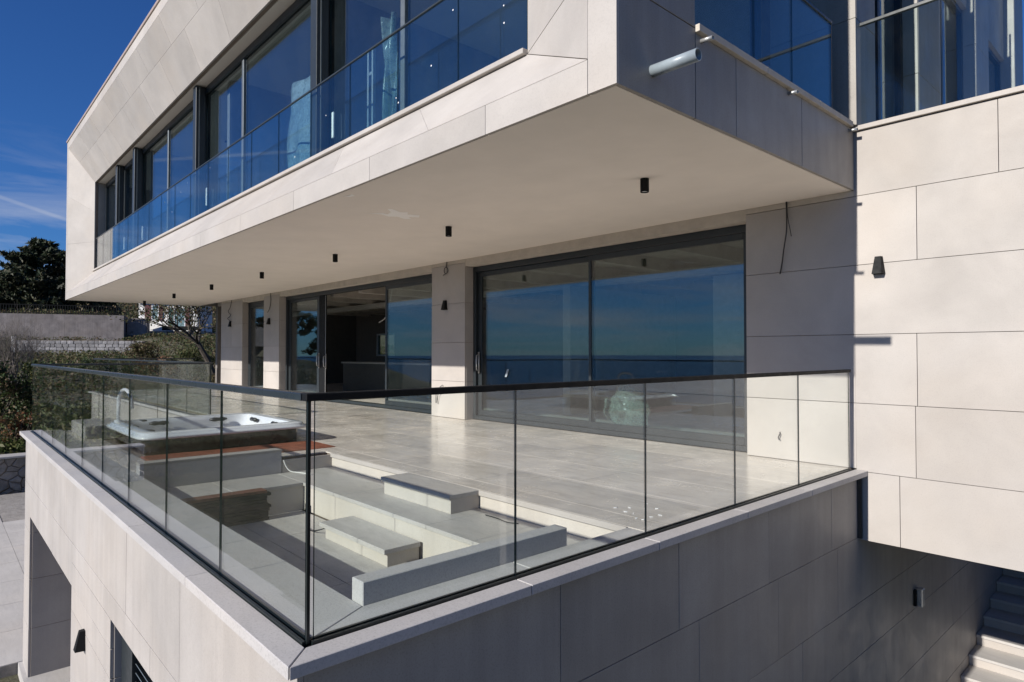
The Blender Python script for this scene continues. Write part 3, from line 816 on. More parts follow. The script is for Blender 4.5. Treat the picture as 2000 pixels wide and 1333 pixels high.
# west edge of the main terrace and the narrow walk beyond it
for a, b in ((1.2, 2.6), (2.6, 3.9)): cop([(-12.95, a), (-12.83, a), (-12.83, b-.006), (-12.95, b-.006)], ZC - .05, ZC)
lwall(-12.88, -12.6, 1.56, 3.92, -1.718, -1.31)
lwall(-12.9, -12.882, YL + .034, 3.92, -5.2, -1.31, mat=M['clad_stained'])
lwall(-25.0, -12.9, 3.98, 4.2, -5.2, -1.31)
clad(low, S, 'y', -1, -25.0, -12.9, [-5.2, -4.2, -3.45, -2.75, -2.04, -1.315], [[-23, -20.5, -18, -15.5], [-21.5, -19, -16.5, -14]], 3.95)
for a, b in ((-25.05, -21), (-21, -17), (-17, -12.96)): cop([(a, 3.86), (b-.006, 3.86), (b-.006, 4.02), (a, 4.02)], ZC - .05, ZC)

# ================================================================== terrace floor (tiles)
tf = MB()
tf.box(-12.83, -2.7, PY1 + .02, FY + .3, -1.7, -1.268)
tf.box(-12.6, -7.62, 1.58, PY1 + .018, -1.7, -1.268)
tf.box(-24.95, -12.84, 4.22, FY + .3, -1.7, -1.268)
floor = structure(tf.build('terrace_floor', M['joint']))
def tile(x0, x1, y0, y1, z=FLOOR): MB().box(x0 + .002, x1 - .002, y0 + .002, y1 - .002, z - .014, z + rng.uniform(-.0002, .0002)).build('floor_tile', M['floor'], floor)
ys = [PY1, 3.98, 4.7, 5.42, 6.08, 6.75, FY + .19]
for r, (a, b) in enumerate(zip(ys[:-1], ys[1:])):
    x = -2.69 - (0.75 if r % 2 else 0)
    xs = [-2.69]
    while x - 1.5 > -12.2: x -= 1.5; xs.append(x)
    xs.append(-12.83)
    lim = b
    for q, p in zip(xs[:-1], xs[1:]): tile(p, q, a, lim)
ys = [4.22, 5.1, 6.08, 6.75, FY + .19]
for a, b in zip(ys[:-1], ys[1:]):
    x = -12.85
    while x > -24.0:
        tile(max(x - 1.5, -24.9), x, a, b - (.02 if abs(b - 6.08) < .01 else 0)); x -= 1.5
for r, (a, b) in enumerate(((1.6, 1.86), (1.86, 2.6), (2.6, 3.73))):
    for p, q in ((-7.9, -7.62),) + (((-12.5, -11.4), (-11.4, -10.9)) if r else ((-12.5, -10.2), (-10.2, -7.9))): tile(p, q, a, b)
box_part('drain_slot', M['black'], floor, -24.5, -12.86, 6.063, 6.079, -1.262, -1.2525)

# ================================================================== sunken seating pit
pit = thing('sunken_seating', 'sunken stone seating pit with steps and low backrests behind the glass corner', 'seating pit', (-5.15, 2.6, -1.75))
def pbox(n, m, *b, **k): return box_part(n, m, pit, *b, **k)
ZP, ZS, ZM, ZTOP = -1.72, -1.42, -1.57, -1.14
for a, b in ((PX0, -5.9), (-5.9, -4.4), (-4.4, PX1)):
    for c, d in ((PY0, 2.32), (2.32, 3.03)): pbox('floor_tile', M['tread'], a + .003, b - .003, c + .003, d - .003, ZP - .02, ZP)
pbox('pit_base', M['joint'], PX0 - .15, PX1 + .15, PY0 - .05, PY1 + .2, ZP - .2, ZP - .022)
# risers: strip sides
pbox('riser', M['pitface'], PX0, PX1, PY0 - .02, PY0 - .001, ZP, ZC - .052)
pbox('riser', M['pitface'], PX1 + .001, PX1 + .02, PY0, PY1, ZP, ZC - .052)
pbox('riser', M['pitface'], PX0 - .02, PX0 - .001, 3.10, PY1, ZP, -1.268)
pbox('riser', M['pitface'], PX0 - .02, PX1 + .02, PY1 + .001, PY1 + .018, ZP, -1.306)
pbox('edge_stone', M['clad'], PX0, -5.69, PY1 - .022, PY1 - .003, -1.298, FLOOR, bevel=.002)
pbox('edge_stone', M['clad'], -4.53, PX1, PY1 - .022, PY1 - .003, -1.298, FLOOR, bevel=.002)
# seat level: U shape
pbox('seat_body', M['pitface'], PX0, PX1, 3.06, PY1, ZP, ZS - .038)
pbox('seat_body', M['pitface'], PX0, -6.77, PY0, 3.058, ZP, ZS - .038)
pbox('seat_body', M['pitface'], -3.53, PX1, PY0, 3.058, ZP, ZS - .038)
for a, b in ((PX0, -5.9), (-5.9, -4.4), (-4.4, PX1)): pbox('seat_slab', M['tread'], a + .002, b - .002, 3.04, PY1 - .002, ZS - .036, ZS, bevel=.003)
for a, b in ((PY0, 2.3), (2.3, 3.038)):
    pbox('seat_slab', M['tread'], PX0 + .002, -6.75, a + .002, b - .002, ZS - .036, ZS, bevel=.003)
    pbox('seat_slab', M['tread'], -3.55, PX1 - .002, a + .002, b - .002, ZS - .036, ZS, bevel=.003)
# step blocks
pbox('step_body', M['pitface'], -5.66, -4.545, 3.405, PY1 - .004, ZS + .001, FLOOR - .043)
pbox('step_tread', M['tread'], -5.69, -4.53, 3.38, PY1 - .004, FLOOR - .04, FLOOR, bevel=.003)
pbox('step_body', M['pitface'], -5.58, -4.495, 2.735, 3.038, ZP + .001, ZM - .043)
pbox('step_tread', M['tread'], -5.62, -4.47, 2.69, 3.037, ZM - .04, ZM, bevel=.003)
# backrests
pbox('backrest', M['coping'], -2.975, PX1 - .002, PY0 + .002, 3.09, ZP, ZTOP, bevel=.004)
br = pbox('backrest', M['coping'], -7.60, PX0 - .002, PY0 + .002, 3.09, ZP, ZTOP - .026, bevel=.003)
box_part('backrest_cap', M['clad'], br, -7.61, PX0 + .005, PY0, 3.095, ZTOP - .024, ZTOP, bevel=.003)

# ================================================================== glass balustrades
def balustrade(axis, c, cuts, label, gm, ztop, zbot, railm, chan=True, raily=.055, railh=.034, gaps=.007, name='glass_balustrade', group='glass balustrades', endpost=None, ext=(.012, .012)):
    a0, a1 = cuts[0], cuts[-1]
    loc = (a0, c, zbot) if axis == 'x' else (c, a0, zbot)
    t = thing(name, label, 'balustrade', loc, group)
    def bx(n, m, p, q, d0, d1, z0, z1, **k):
        if axis == 'x': return box_part(n, m, t, p, q, c + d0, c + d1, z0, z1, **k)
        return box_part(n, m, t, c + d0, c + d1, p, q, z0, z1, **k)
    lo, hi = min(a0, a1), max(a0, a1)
    bx('handrail', railm, lo - ext[0], hi + ext[1], -raily / 2, raily / 2, ztop - railh, ztop, bevel=.004)
    if chan:
        bx('base_channel', M['gasket'], lo - .01, hi + .01, -.024, -.0095, zbot - .03, zbot + .012)
        bx('base_channel', M['gasket'], lo - .01, hi + .01, .0095, .024, zbot - .03, zbot + .012)
        bx('base_channel', M['joint'], lo - .01, hi + .01, -.022, .022, zbot - .06, zbot - .031)
    cs = sorted(cuts)
    for p, q in zip(cs[:-1], cs[1:]):
        pane(t, axis, p + gaps / 2, q - gaps / 2, c, zbot - .028, ztop - railh + .004, gm)
    for p in cs[1:-1]:
        bx('joint_seal', M['gasket'], p - gaps / 2 + .0005, p + gaps / 2 - .0005, -.0045, .0045, zbot, ztop - railh)
    if endpost is not None:
        for p in endpost: bx('end_post', M['gasket'], p - .007, p + .007, -.007, .007, zbot, ztop - railh)
    return t
RT = -.175
balustrade('x', 1.22, [-12.78, -11.62, -10.48, -9.36, -8.22, -7.12, -6.03, -4.9, -3.78, -2.666], 'long front glass balustrade with dark rail along the sunlit parapet', M['glass'], RT, ZC, M['rail'], ext=(.012, -.018))
balustrade('y', -2.655, [1.243, 2.44, 3.66, 4.88, 6.07, 7.31], 'glass balustrade with black rail running from the near corner to the house wall', M['glass'], RT, ZC, M['black'], raily=.045, endpost=[1.220], ext=(.046, .01))
balustrade('y', -12.80, [1.26, 2.13, 3.03, 3.90], 'short end glass balustrade behind the hot tub', M['glass'], RT, ZC, M['rail'], endpost=[3.92])
balustrade('x', 3.95, [-24.6, -22.9, -21.2, -19.5, -17.8, -16.1, -14.4, -12.85], 'glass balustrade of the narrow walkway beyond the hot tub', M['glass'], RT, ZC, M['rail'])
balustrade('y', -24.62, [3.99, 5.0, 6.0, 7.0], 'farthest glass balustrade closing the walkway end', M['glass'], RT, ZC, M['rail'])
uc = [-4.1 - .03]
while uc[-1] > -23.6: uc.append(-5.16 - 1.14 * (len(uc) - 1))
uc[-1] = -24.5
balustrade('x', 3.95, uc, 'upper floor glass balustrade in front of the long window band', M['glass_up'], 3.74, 2.71, M['rail_up'], chan=False, raily=.03, railh=.022)
balustrade('y', -2.68, [4.28, 5.3, 6.05, 6.98], 'upper side glass balustrade above the shaded end wall with pipes', M['glass_up'], 3.50, 2.49, M['rail'], chan=False, raily=.035, railh=.03, endpost=[6.985])
balustrade('x', 7.47, [-2.57, -.95, .6, 2.2, 3.8], 'upper right glass balustrade on top of the sunlit wall', M['glass_up'], 3.60, 2.46, M['rail_up'], chan=False, raily=.04, railh=.035, endpost=[-2.575])

# ================================================================== hot tub with deck
tub = thing('hot_tub', 'square white hot tub with dark skirt and arched filler spout', 'hot tub', (-9.72, 2.95, -1.25))
TC = Vector((-9.74, 2.94, 0))
def sq(rad, z, p=13.0, n=96, dx=0, dy=0):
    out = []
    for j in range(n):
        a = 2 * math.pi * j / n
        ca, sa = math.cos(a), math.sin(a)
        k = rad / ((abs(ca) ** p + abs(sa) ** p) ** (1 / p))
        out.append((TC.x + dx + ca * k, TC.y + dy + sa * k, z))
    return out
MB().loft([sq(1.00, -1.256, 9), sq(1.00, -1.055, 9)]).build('skirt', M['tub_skirt'], tub)
MB().loft([sq(1.0, -1.062), sq(1.075, -1.058), sq(1.09, -1.045), sq(1.085, -1.02), sq(1.05, -1.012), sq(1.045, -.99), sq(1.03, -.98), sq(.93, -.972), sq(.90, -.98)]).build('rim', M['tub'], tub, smooth=True)
MB().loft([sq(.90, -.985), sq(.885, -1.0), sq(.86, -1.06), sq(.82, -1.28, 5), sq(.79, -1.36, 5)]).build('shell_wall', M['tub'], tub, smooth=True)
MB().loft([sq(.79, -1.36, 5), sq(.52, -1.38, 4), sq(.46, -1.6, 4), sq(.43, -1.72, 4)], close_top=True).build('seat_shell', M['tub_grey'], tub, smooth=True)
for a in (0, 90, 180, 270):
    c, s = math.cos(math.radians(a)), math.sin(math.radians(a))
    for off in (-.42, .42):
        x, y = TC.x + c * .845 - s * off, TC.y + s * .845 + c * off
        pts = [(x - s * k * .13 - c * (.03 if abs(k) < .6 else .012), y + c * k * .13 - s * (.03 if abs(k) < .6 else .012), -1.04) for k in (-1, -.5, 0, .5, 1)]
        MB().tube(pts, .03, 8, radii=[.015, .034, .026, .034, .015]).build('headrest', M['headrest'], tub, smooth=True)
        jx, jy = TC.x + c * .83 - s * off * .5, TC.y + s * .83 + c * off * .5
        MB().tube([(jx, jy, -1.2), (jx - c * .02, jy - s * .02, -1.2)], .05, 14).build('jet', M['steel'], tub, smooth=False)
for x, y in ((-10.52, 2.25), (-9.1, 2.02)): MB().box(x, x + .16, y, y + .07, -.984, -.966).build('control_panel', M['headrest'], tub, bevel=.006)
pth = [(-10.50, 1.98, -.99), (-10.48, 1.98, -.80), (-10.47, 1.98, -.66)]
for k in range(13):
    a = math.pi * (1 - k / 12 * .93)
    pth.append((-10.21 + .26 * math.cos(a), 1.98 + .05 * (k / 12), -.66 + .15 * math.sin(a)))
pth.append((-9.94, 2.04, -.76))
MB().tube(pth, .024, 12).tube([(-10.50, 1.98, -.99), (-10.50, 1.98, -.95)], .05, 12).build('filler_spout', M['tub'], tub, smooth=True)

deck = thing('wooden_deck', 'red brown timber deck strip in front of the hot tub', 'deck', (-8.3, 3, -1.27))
for k in range(6):
    x = -8.69 + k * .134
    box_part('plank', M['deckwood'], deck, x, x + .128, 1.88, 4.0, -1.268, -1.240 + rng.uniform(-.001, .001), bevel=.003)
tag(MB().box(-12.2, -11.0, 1.66, 2.2, -1.25, -1.06).build('stone_bench', M['coping'], bevel=.01), 'low grey stone block beside the hot tub near the parapet end', 'stone bench')

# stack of leftover planks in the pit
NPL = 10
for k in range(NPL):
    z = ZP + .002 + k * .031
    o = MB().box(-6.735 + rng.uniform(-.004, .004), -6.59 + rng.uniform(-.012, .012), 1.68 + rng.uniform(-.03, .03), 2.60 + rng.uniform(-.03, .03), z, z + .029).build('timber_plank', M['plankred'] if k == NPL - 1 else M['darkwood'], bevel=.002)
    tag(o, 'brown plank on top of the dark timber stack in the seating pit' if k == NPL - 1 else ['bottom dark plank of the timber stack in the seating pit','dark plank second from the bottom of the timber stack','dark plank third from the bottom of the timber stack','dark plank fourth from the bottom of the timber stack','dark plank fifth from the bottom of the timber stack','dark plank fifth from the top of the timber stack in the pit','dark plank fourth from the top of the timber stack in the pit','dark plank third from the top of the timber stack in the pit','dark plank right under the brown top plank of the timber stack'][k], 'plank', 'planks stacked in the seating pit')

# ================================================================== lamps, pipes, cables
def soffit_light(x, y, label):
    t = thing('soffit_light', label, 'ceiling light', (x, y, ZB), 'cylinder lights under the soffit')
    MB().pipe((x, y, ZB - .001), (x, y, ZB - .137), .044, .036, 24).build('lamp_body', M['black'], t)
    MB().tube([(x, y, ZB - .12), (x, y, ZB - .127)], .0355, 20).build('lens', M['white_plastic'], t)
    return t
SL = ['nearest and largest black cylinder light under the soffit', 'black cylinder light between the plaster patch and the big window', 'black cylinder light above the sliding window of the open door',
      'black cylinder light in front of the open doorway', 'black cylinder light in front of the narrow pier with a lamp', 'small black cylinder light fifth along toward the far corner', 'farthest tiny black cylinder light over the hillside trees']
for x, s in zip((-3.87, -7.19, -10.58, -14.01, -17.4, -20.84, -24.4), SL): soffit_light(x, 5.34, s)

def wedge_lamp(x, y, z, label, facing='y', hgt=.185, group='wedge wall lamps'):
    """tapered box lamp: narrow at the top, wide and deep at the open bottom"""
    t = thing('wall_lamp', label, 'wall lamp', (x, y, z), group)
    wt, wb, dt, db = .035, .060, .045, .085
    if facing == 'y': P = lambda u, d, zz: (x + u, y - d, z + zz)
    else: P = lambda u, d, zz: (x + d, y + u, z + zz)
    h = hgt / 2
    o = [P(-wb,0,-h),P(wb,0,-h),P(wb*.8,db,-h),P(-wb*.8,db,-h),P(-wt,0,h),P(wt,0,h),P(wt*.8,dt,h),P(-wt*.8,dt,h)]
    q = .82
    i = [P(-wb*q,.008,-h),P(wb*q,.008,-h),P(wb*.8*q,db-.01,-h),P(-wb*.8*q,db-.01,-h)]
    j = [P(-wb*q*.8,.008,-h+.05),P(wb*q*.8,.008,-h+.05),P(wb*.6*q,db-.022,-h+.05),P(-wb*.6*q,db-.022,-h+.05)]
    pts = o + i + j
    fs = [(4,5,6,7),(0,1,5,4),(1,2,6,5),(2,3,7,6),(3,0,4,7)]
    fs += [(a, (a+1) % 4, 8 + (a+1) % 4, 8 + a) for a in range(4)]
    fs += [(8+a, 8+(a+1) % 4, 12+(a+1) % 4, 12+a) for a in range(4)]
    MB().poly(pts, fs).build('lamp_body', M['black'], t)
    MB().poly(j, [(0,1,2,3)]).prism([Vector(p) for p in j], (0, 0, -.004)).build('diffuser', M['white_plastic'], t)
    return t
wedge_lamp(-2.37, FY - .002, .925, 'black wedge wall lamp on the sunlit wall at the right')
wedge_lamp(-10.05, FY - .002, .93, 'black wedge wall lamp on the pier between door and big window')
wedge_lamp(-18.78, FY - .002, .94, 'black wedge wall lamp on the narrow pier left of the open door')
wedge_lamp(-22.09, FY - .002, .97, 'black wedge wall lamp on the far corner pier')
wedge_lamp(-7.48, YL - .002, -2.80, 'black wedge wall lamp low on the front wall below the terrace')
t = thing('wall_lamp', 'slim grey box lamp on the shaded lower side wall', 'wall lamp', (XL, 9.3, -3.1))
box_part('lamp_body', M['steel'], t, XL + .001, XL + .09, 9.26, 9.36, -3.2, -2.98, bevel=.006)
box_part('lamp_back', M['black'], t, XL + .001, XL + .03, 9.21, 9.255, -3.19, -2.99)

def pipe_thing(name, mat, y, z, ln, r, label, grp):
    o = MB().pipe((XE - .02, y, z), (XE + ln, y, z - .006), r, r * .86, 28).build(name, mat, smooth=True)
    return tag(o, label, 'pipe', grp)
for f_ in (1,):
    pipe_thing('drain_pipe', M['pvc'], 3.70, 1.965, .36, .042, 'thick grey plastic drain pipe sticking out of the shaded end wall', 'pipes through the end wall')
    pipe_thing('overflow_pipe', M['steel'], 4.33, 2.385, .10, .017, 'thin steel pipe stub nearest the coping end above the thick drain pipe', 'pipes through the end wall')
    pipe_thing('overflow_pipe', M['steel'], 5.82, 2.392, .085, .017, 'thin steel pipe stub halfway along under the side coping', 'pipes through the end wall')
    pipe_thing('overflow_pipe', M['steel'], 7.27, 2.39, .085, .017, 'thin steel pipe stub at the inner corner beside the sunlit wall', 'pipes through the end wall')

def cable(name, pts, r, mat, label):
    pts = [Vector(p) for p in pts]; out = []
    for i in range(len(pts) - 1):
        p0, p1, p2, p3 = pts[max(i-1,0)], pts[i], pts[i+1], pts[min(i+2,len(pts)-1)]
        for k in range(6):
            t = k / 6
            out.append(.5 * ((2*p1) + (p2-p0)*t + (2*p0-5*p1+4*p2-p3)*t*t + (3*p1-p0-3*p2+p3)*t**3))
    out.append(pts[-1])
    o = MB().tube(out, r, 6).build(name, mat, smooth=True)
    return tag(o, label, 'cable', 'loose cables')
yc = FY - .015
cable('loose_cable', [(-3.35, yc, 1.77), (-3.345, yc, 1.6), (-3.34, yc - .02, 1.42), (-3.37, yc - .03, 1.2), (-3.40, yc - .01, 1.05), (-3.43, yc, .93)], .007, M['cable_black'], 'long black cable hanging beside the big window at right')
cable('loose_cable', [(-3.34, yc, 1.77), (-3.33, yc - .01, 1.6), (-3.29, yc - .03, 1.42), (-3.27, yc - .05, 1.35)], .004, M['cable_black'], 'short thin cable hanging beside the long black one')
cable('loose_cable', [(-10.0, yc, 1.77), (-10.02, yc, 1.68)] + [(-10.0 + .06 * math.sin(a), yc - .02, 1.60 + .06 * math.cos(a)) for a in np.linspace(0, 9, 12)] + [(-10.12, yc, 1.52)], .008, M['cable_black'], 'coiled black cable at the top of the pier with the window')
cable('loose_cable', [(-18.7, yc, 1.77), (-18.68, yc, 1.5), (-18.7, yc - .03, 1.3), (-18.85, yc - .03, 1.2)], .009, M['cable_black'], 'curved cable hanging at the top of the narrow pier')
cable('loose_cable', [(-22.0, yc, 1.75), (-22.05, yc - .03, 1.5), (-22.2, yc - .04, 1.4), (-22.0, yc - .03, 1.25), (-22.25, yc - .04, 1.15), (-21.95, yc - .02, 1.05)], .010, M['cable_black'], 'tangled cable at the top of the far corner pier')
cable('loose_cable', [(-10.35, yc, -.98), (-10.3, yc - .03, -.8), (-10.2, yc - .05, -.7), (-10.05, yc - .06, -.62)], .007, M['cable_black'], 'upper black wire pair sprouting low on the window pier')
cable('loose_cable', [(-10.28, yc, -1.0), (-10.25, yc - .03, -.84), (-10.15, yc - .04, -.74), (-10.03, yc - .05, -.63)], .006, M['cable_black'], 'lower black wire of the pair low on the window pier')
cable('loose_cable', [(-7.44, 3.11, -1.27), (-7.42, 3.13, -1.34), (-7.38, 3.17, -1.40), (-7.28, 3.24, -1.412), (-7.1, 3.3, -1.412)], .008, M['cable_white'], 'white cable curling over the seat corner in the pit')
cable('loose_cable', [(-5.58, 2.76, -1.62), (-5.68, 2.74, -1.66), (-5.82, 2.72, -1.70), (-6.0, 2.75, -1.71)], .006, M['cable_black'], 'black cable beside the lower step block in the pit')
cable('loose_cable', [(-4.3, 3.6, -1.413), (-4.15, 3.6, -1.413), (-4.0, 3.58, -1.413), (-3.9, 3.62, -1.413)], .005, M['cable_black'], 'thin dark cable lying on the upper seat level')
cable('loose_cable', [(-12.62, WY + .2, 1.5), (-12.64, WY + .15, 1.2), (-12.7, WY + .1, .8), (-12.66, WY + .05, .55), (-12.6, WY + .03, .42)], .012, M['cable_white'], 'pale cable dangling in the right edge of the open doorway')
cable('loose_cable', [(-15.2, 9.2, 1.5), (-15.2, 9.2, 1.1), (-15.3, 9.2, .95), (-15.6, 9.2, .85)], .014, M['cable_white'], 'pale cable dangling from the room ceiling behind the open door')
cable('loose_cable', [(-3.45, yc + .012, -.93), (-3.44, yc - .015, -.95), (-3.455, yc - .02, -.99), (-3.445, yc - .01, -1.02)], .007, M['cable_black'], 'short black wire stub sticking out of the wall panel behind the right end panes')
# smears and dots left on the upper panes, scraps on the floor
ub = [o for o in bpy.data.objects if o.get('label', '').startswith('upper floor glass balustrade')][0]
for k in range(13):
    x = -4.4 - 12 * rng.random() ** 1.4; z = rng.uniform(2.85, 3.6); r_ = rng.uniform(.006, .011)
    MB().tube([(x, 3.9425, z), (x, 3.940, z)], r_, 8).build('sticker_dot', M['white_plastic'], ub)
sb = MB()
for k in range(12):
    x, y = -3.1 + rng.gauss(0, .28), 4.15 + rng.gauss(0, .22); a = rng.uniform(0, 3.1); q = rng.uniform(.006, .022)
    ca, sa = math.cos(a) * q, math.sin(a) * q
    if x > -2.75 or y < 3.8: continue
    sb.prism([(x - ca, y - sa, FLOOR + .002), (x + sa * .6, y - ca * .6, FLOOR + .002), (x + ca, y + sa, FLOOR + .002), (x - sa * .5, y + ca * .5, FLOOR + .002)], (0, 0, .003))
sb.build('plaster_scraps', M['white_plastic'], kind='stuff')
# crumpled plastic bundle behind the big window
bm = bmesh.new(); bmesh.ops.create_icosphere(bm, subdivisions=4, radius=1)
for v in bm.verts:
    n_ = v.co.normalized()
    k = 1 + .10 * math.sin(n_.x * 5 + 2 * n_.z) + .07 * math.sin(n_.z * 9 + 4 * n_.y) + .035 * math.sin(n_.x * 19 + n_.z * 15)
    v.co = Vector((-6.32 + n_.x * .40 * k, 8.25 + n_.y * .26 * k, -.87 + n_.z * .32 * k))
me = bpy.data.meshes.new('plastic_bundle'); bm.to_mesh(me); bm.free(); me.materials.append(M['film']); me.polygons.foreach_set('use_smooth', [True] * len(me.polygons))
o = bpy.data.objects.new('plastic_bundle', me); col.objects.link(o)
tag(o, 'crumpled bundle of clear plastic film behind the big sliding window', 'plastic film')
# plastic sheet and white pole upstairs
def sheet(x0, x1, z0, z1, y, label, amp=.03, mat=None):
    nx_, nz_ = 18, 22; m = MB()
    for i in range(nx_ + 1):
        for j in range(nz_ + 1):
            s, t = i / nx_, j / nz_
            edge = .05 * math.sin(9 * t + 3 * s) * (1 if i in (0, nx_) else 0)
            m.v.append((x0 + (x1 - x0) * s + edge, y + amp * math.sin(11 * s + 2 * t) + amp * .6 * math.sin(17 * s - 5 * t), z0 + (z1 - z0) * t + .05 * math.sin(7 * s) * (1 if j in (0,) else .3)))
    for i in range(nx_):
        for j in range(nz_): m.f.append([i*(nz_+1)+j, (i+1)*(nz_+1)+j, (i+1)*(nz_+1)+j+1, i*(nz_+1)+j+1]); m.mi.append(0)
    o = m.build('plastic_sheet', mat or M['sheet'], smooth=True)
    sol = o.modifiers.new('thickness', 'SOLIDIFY'); sol.thickness = .002
    return tag(o, label, 'plastic sheet', 'plastic sheets upstairs')
sheet(-10.75, -9.2, 2.75, 4.55, 4.52, 'milky plastic sheet hanging behind the upper window')
sheet(-7.55, -7.2, 2.75, 4.5, 4.5, 'narrow strip of clear plastic film behind the upper window', .06, M['film'])
wp = thing('white_pole_frame', 'pair of slim white poles standing behind the upper window', 'pole', (-7.9, 4.5, 2.45))
for x in (-7.98, -7.86): box_part('pole', M['white_plastic'], wp, x, x + .04, 4.5, 4.54, 2.45, 4.25)
for z in (2.8, 3.9): box_part('cross_bar', M['white_plastic'], wp, -7.94, -7.86, 4.51, 4.53, z, z + .04)

# ================================================================== stairs at the right
st = thing('outdoor_staircase', 'pale stone staircase going up under the overhanging storey', 'staircase', (-.4, 11, -5.2))
N0 = -2
for k in range(-2, 9):
    yn, zn = 12.75 + .47 * (k - 2), -4.28 + .165 * (k - 2)
    o = MB().box(XL + .004, 3.4, yn, yn + .50, zn - .04, zn).build('step', M['pave'], st, bevel=.004)
    box_part('riser', M['clad'], o, XL + .004, 3.4, yn + .03, yn + .48, zn - .165, zn - .042)
tag(MB().box(3.42, 3.6, FY + .4, 16.4, -5.3, -2.0).build('side_wall', M['clad_shade']), 'shaded stair wall below the overhang at the far right', 'wall')
tag(MB().box(XL - .3, 3.6, 16.42, 16.6, -5.3, -1.6).build('back_wall', M['clad_shade']), 'shaded rear wall at the top of the staircase', 'wall')

# ================================================================== lower paving at the left, retaining wall
pv = structure(MB().box(-28.5, -12.92, -3.0, 3.93, -5.35, -4.945).build('lower_pavement', M['rubble']))
for i, x in enumerate(np.arange(-28.5, -12.95, 1.56)):
    for j, y in enumerate(np.arange(-3.0, 3.7, 1.15)):
        if x < -25.0 and y > 1.3: continue
        MB().box(x + .004, min(x + 1.56, -12.92) - .004, y + .004, min(y + 1.15, 3.93) - .004, -4.944, -4.93).build('paving_slab', M['pave'], pv)
pt = structure(MB().box(-12.2, -5.9, -2.2, .98, -5.4, -4.965).box(-5.9, 4.0, -1.4, .98, -5.4, -4.967).build('front_pavement', M['rubble']))
for x0, x1, y0, y1 in ((-12.2, -5.9, -2.2, .98), (-5.9, 4.0, -1.4, .98)):
    for x in np.arange(x0, x1 - .1, 1.575):
        for y in np.arange(y0, y1 - .1, (y1 - y0) / 3):
            MB().box(x + .004, min(x + 1.575, x1) - .004, y + .004, y + (y1 - y0) / 3 - .004, -4.964, -4.95).build('paving_slab', M['pave'], pt)
rw = thing('stone_retaining_wall', 'rough rubble retaining wall with flat coping below the hedge', 'retaining wall', (-29, 2, -5.1))
y = -3.2
box_part('wall_core', M['joint'], rw, -29.75, -29.25, -4, 9.0, -5.2, -3.78)
def rock(parent, c, s, seed, mat, name='stone'):
    r = random.Random(seed); bm_ = bmesh.new(); bmesh.ops.create_cube(bm_, size=1)
    bmesh.ops.subdivide_edges(bm_, edges=bm_.edges[:], cuts=1, use_grid_fill=True)
    m = MB()
    for v in bm_.verts:
        q = v.co * 1.0
        k = 1 - .16 * (q.length - .5)
        m.v.append((c[0] + q.x * s[0] * k * r.uniform(.9, 1.08), c[1] + q.y * s[1] * k * r.uniform(.88, 1.08), c[2] + q.z * s[2] * k * r.uniform(.88, 1.08)))
    m.f = [[v.index for v in f.verts] for f in bm_.faces]; m.mi = [0] * len(m.f); bm_.free()
    return m.build(name, mat, parent)
sd = 0
def clip_poly(poly, n, d):
    out = []
    for i in range(len(poly)):
        a, b = poly[i], poly[(i + 1) % len(poly)]
        da, db = a[0]*n[0] + a[1]*n[1] - d, b[0]*n[0] + b[1]*n[1] - d
        if da <= 0: out.append(a)
        if (da < 0) != (db < 0) and da != db:
            t = da / (da - db); out.append((a[0] + (b[0]-a[0])*t, a[1] + (b[1]-a[1])*t))
    return out
vr = random.Random(5)
seeds = []
while len(seeds) < 190:
    c = (vr.uniform(-4, 8.8), vr.uniform(-5.15, -3.8))
    if all(abs(c[0]-q[0])/1.45 + abs(c[1]-q[1]) > .16 for q in seeds): seeds.append(c)
    elif vr.random() < .004: break
for c in seeds:
    poly = [(-4, -5.15), (8.8, -5.15), (8.8, -3.8), (-4, -3.8)]
    for q in seeds:
        if q is c or abs(q[0]-c[0]) > 1.6: continue
        nx_, nz_ = q[0]-c[0], q[1]-c[1]
        L_ = math.hypot(nx_, nz_)
        nx_, nz_ = nx_/L_, nz_/L_
        poly = clip_poly(poly, (nx_, nz_), ((q[0]+c[0])/2)*nx_ + ((q[1]+c[1])/2)*nz_ - .012)
        if len(poly) < 3: break
    if len(poly) < 3: continue
    cy_ = sum(p[0] for p in poly)/len(poly); cz_ = sum(p[1] for p in poly)/len(poly)
    dp = vr.uniform(.02, .10); m = len(poly)
    base = [(-29.26, p[0], p[1]) for p in poly]
    mid_ = [(-29.22 + dp*.6, p[0], p[1]) for p in poly]
    top = [(-29.22 + dp + vr.uniform(-.015, .015), cy_ + (p[0]-cy_)*.78, cz_ + (p[1]-cz_)*.78) for p in poly]
    MB().loft([base, mid_, top], close_top=True, close_bot=True).build('stone', M['rubble'], rw)
for k in range(9):
    box_part('coping_slab', M['coping'], rw, -29.85, -29.05, -4 + k * 1.45, -4 + k * 1.45 + 1.43, -3.778, -3.70, bevel=.01)

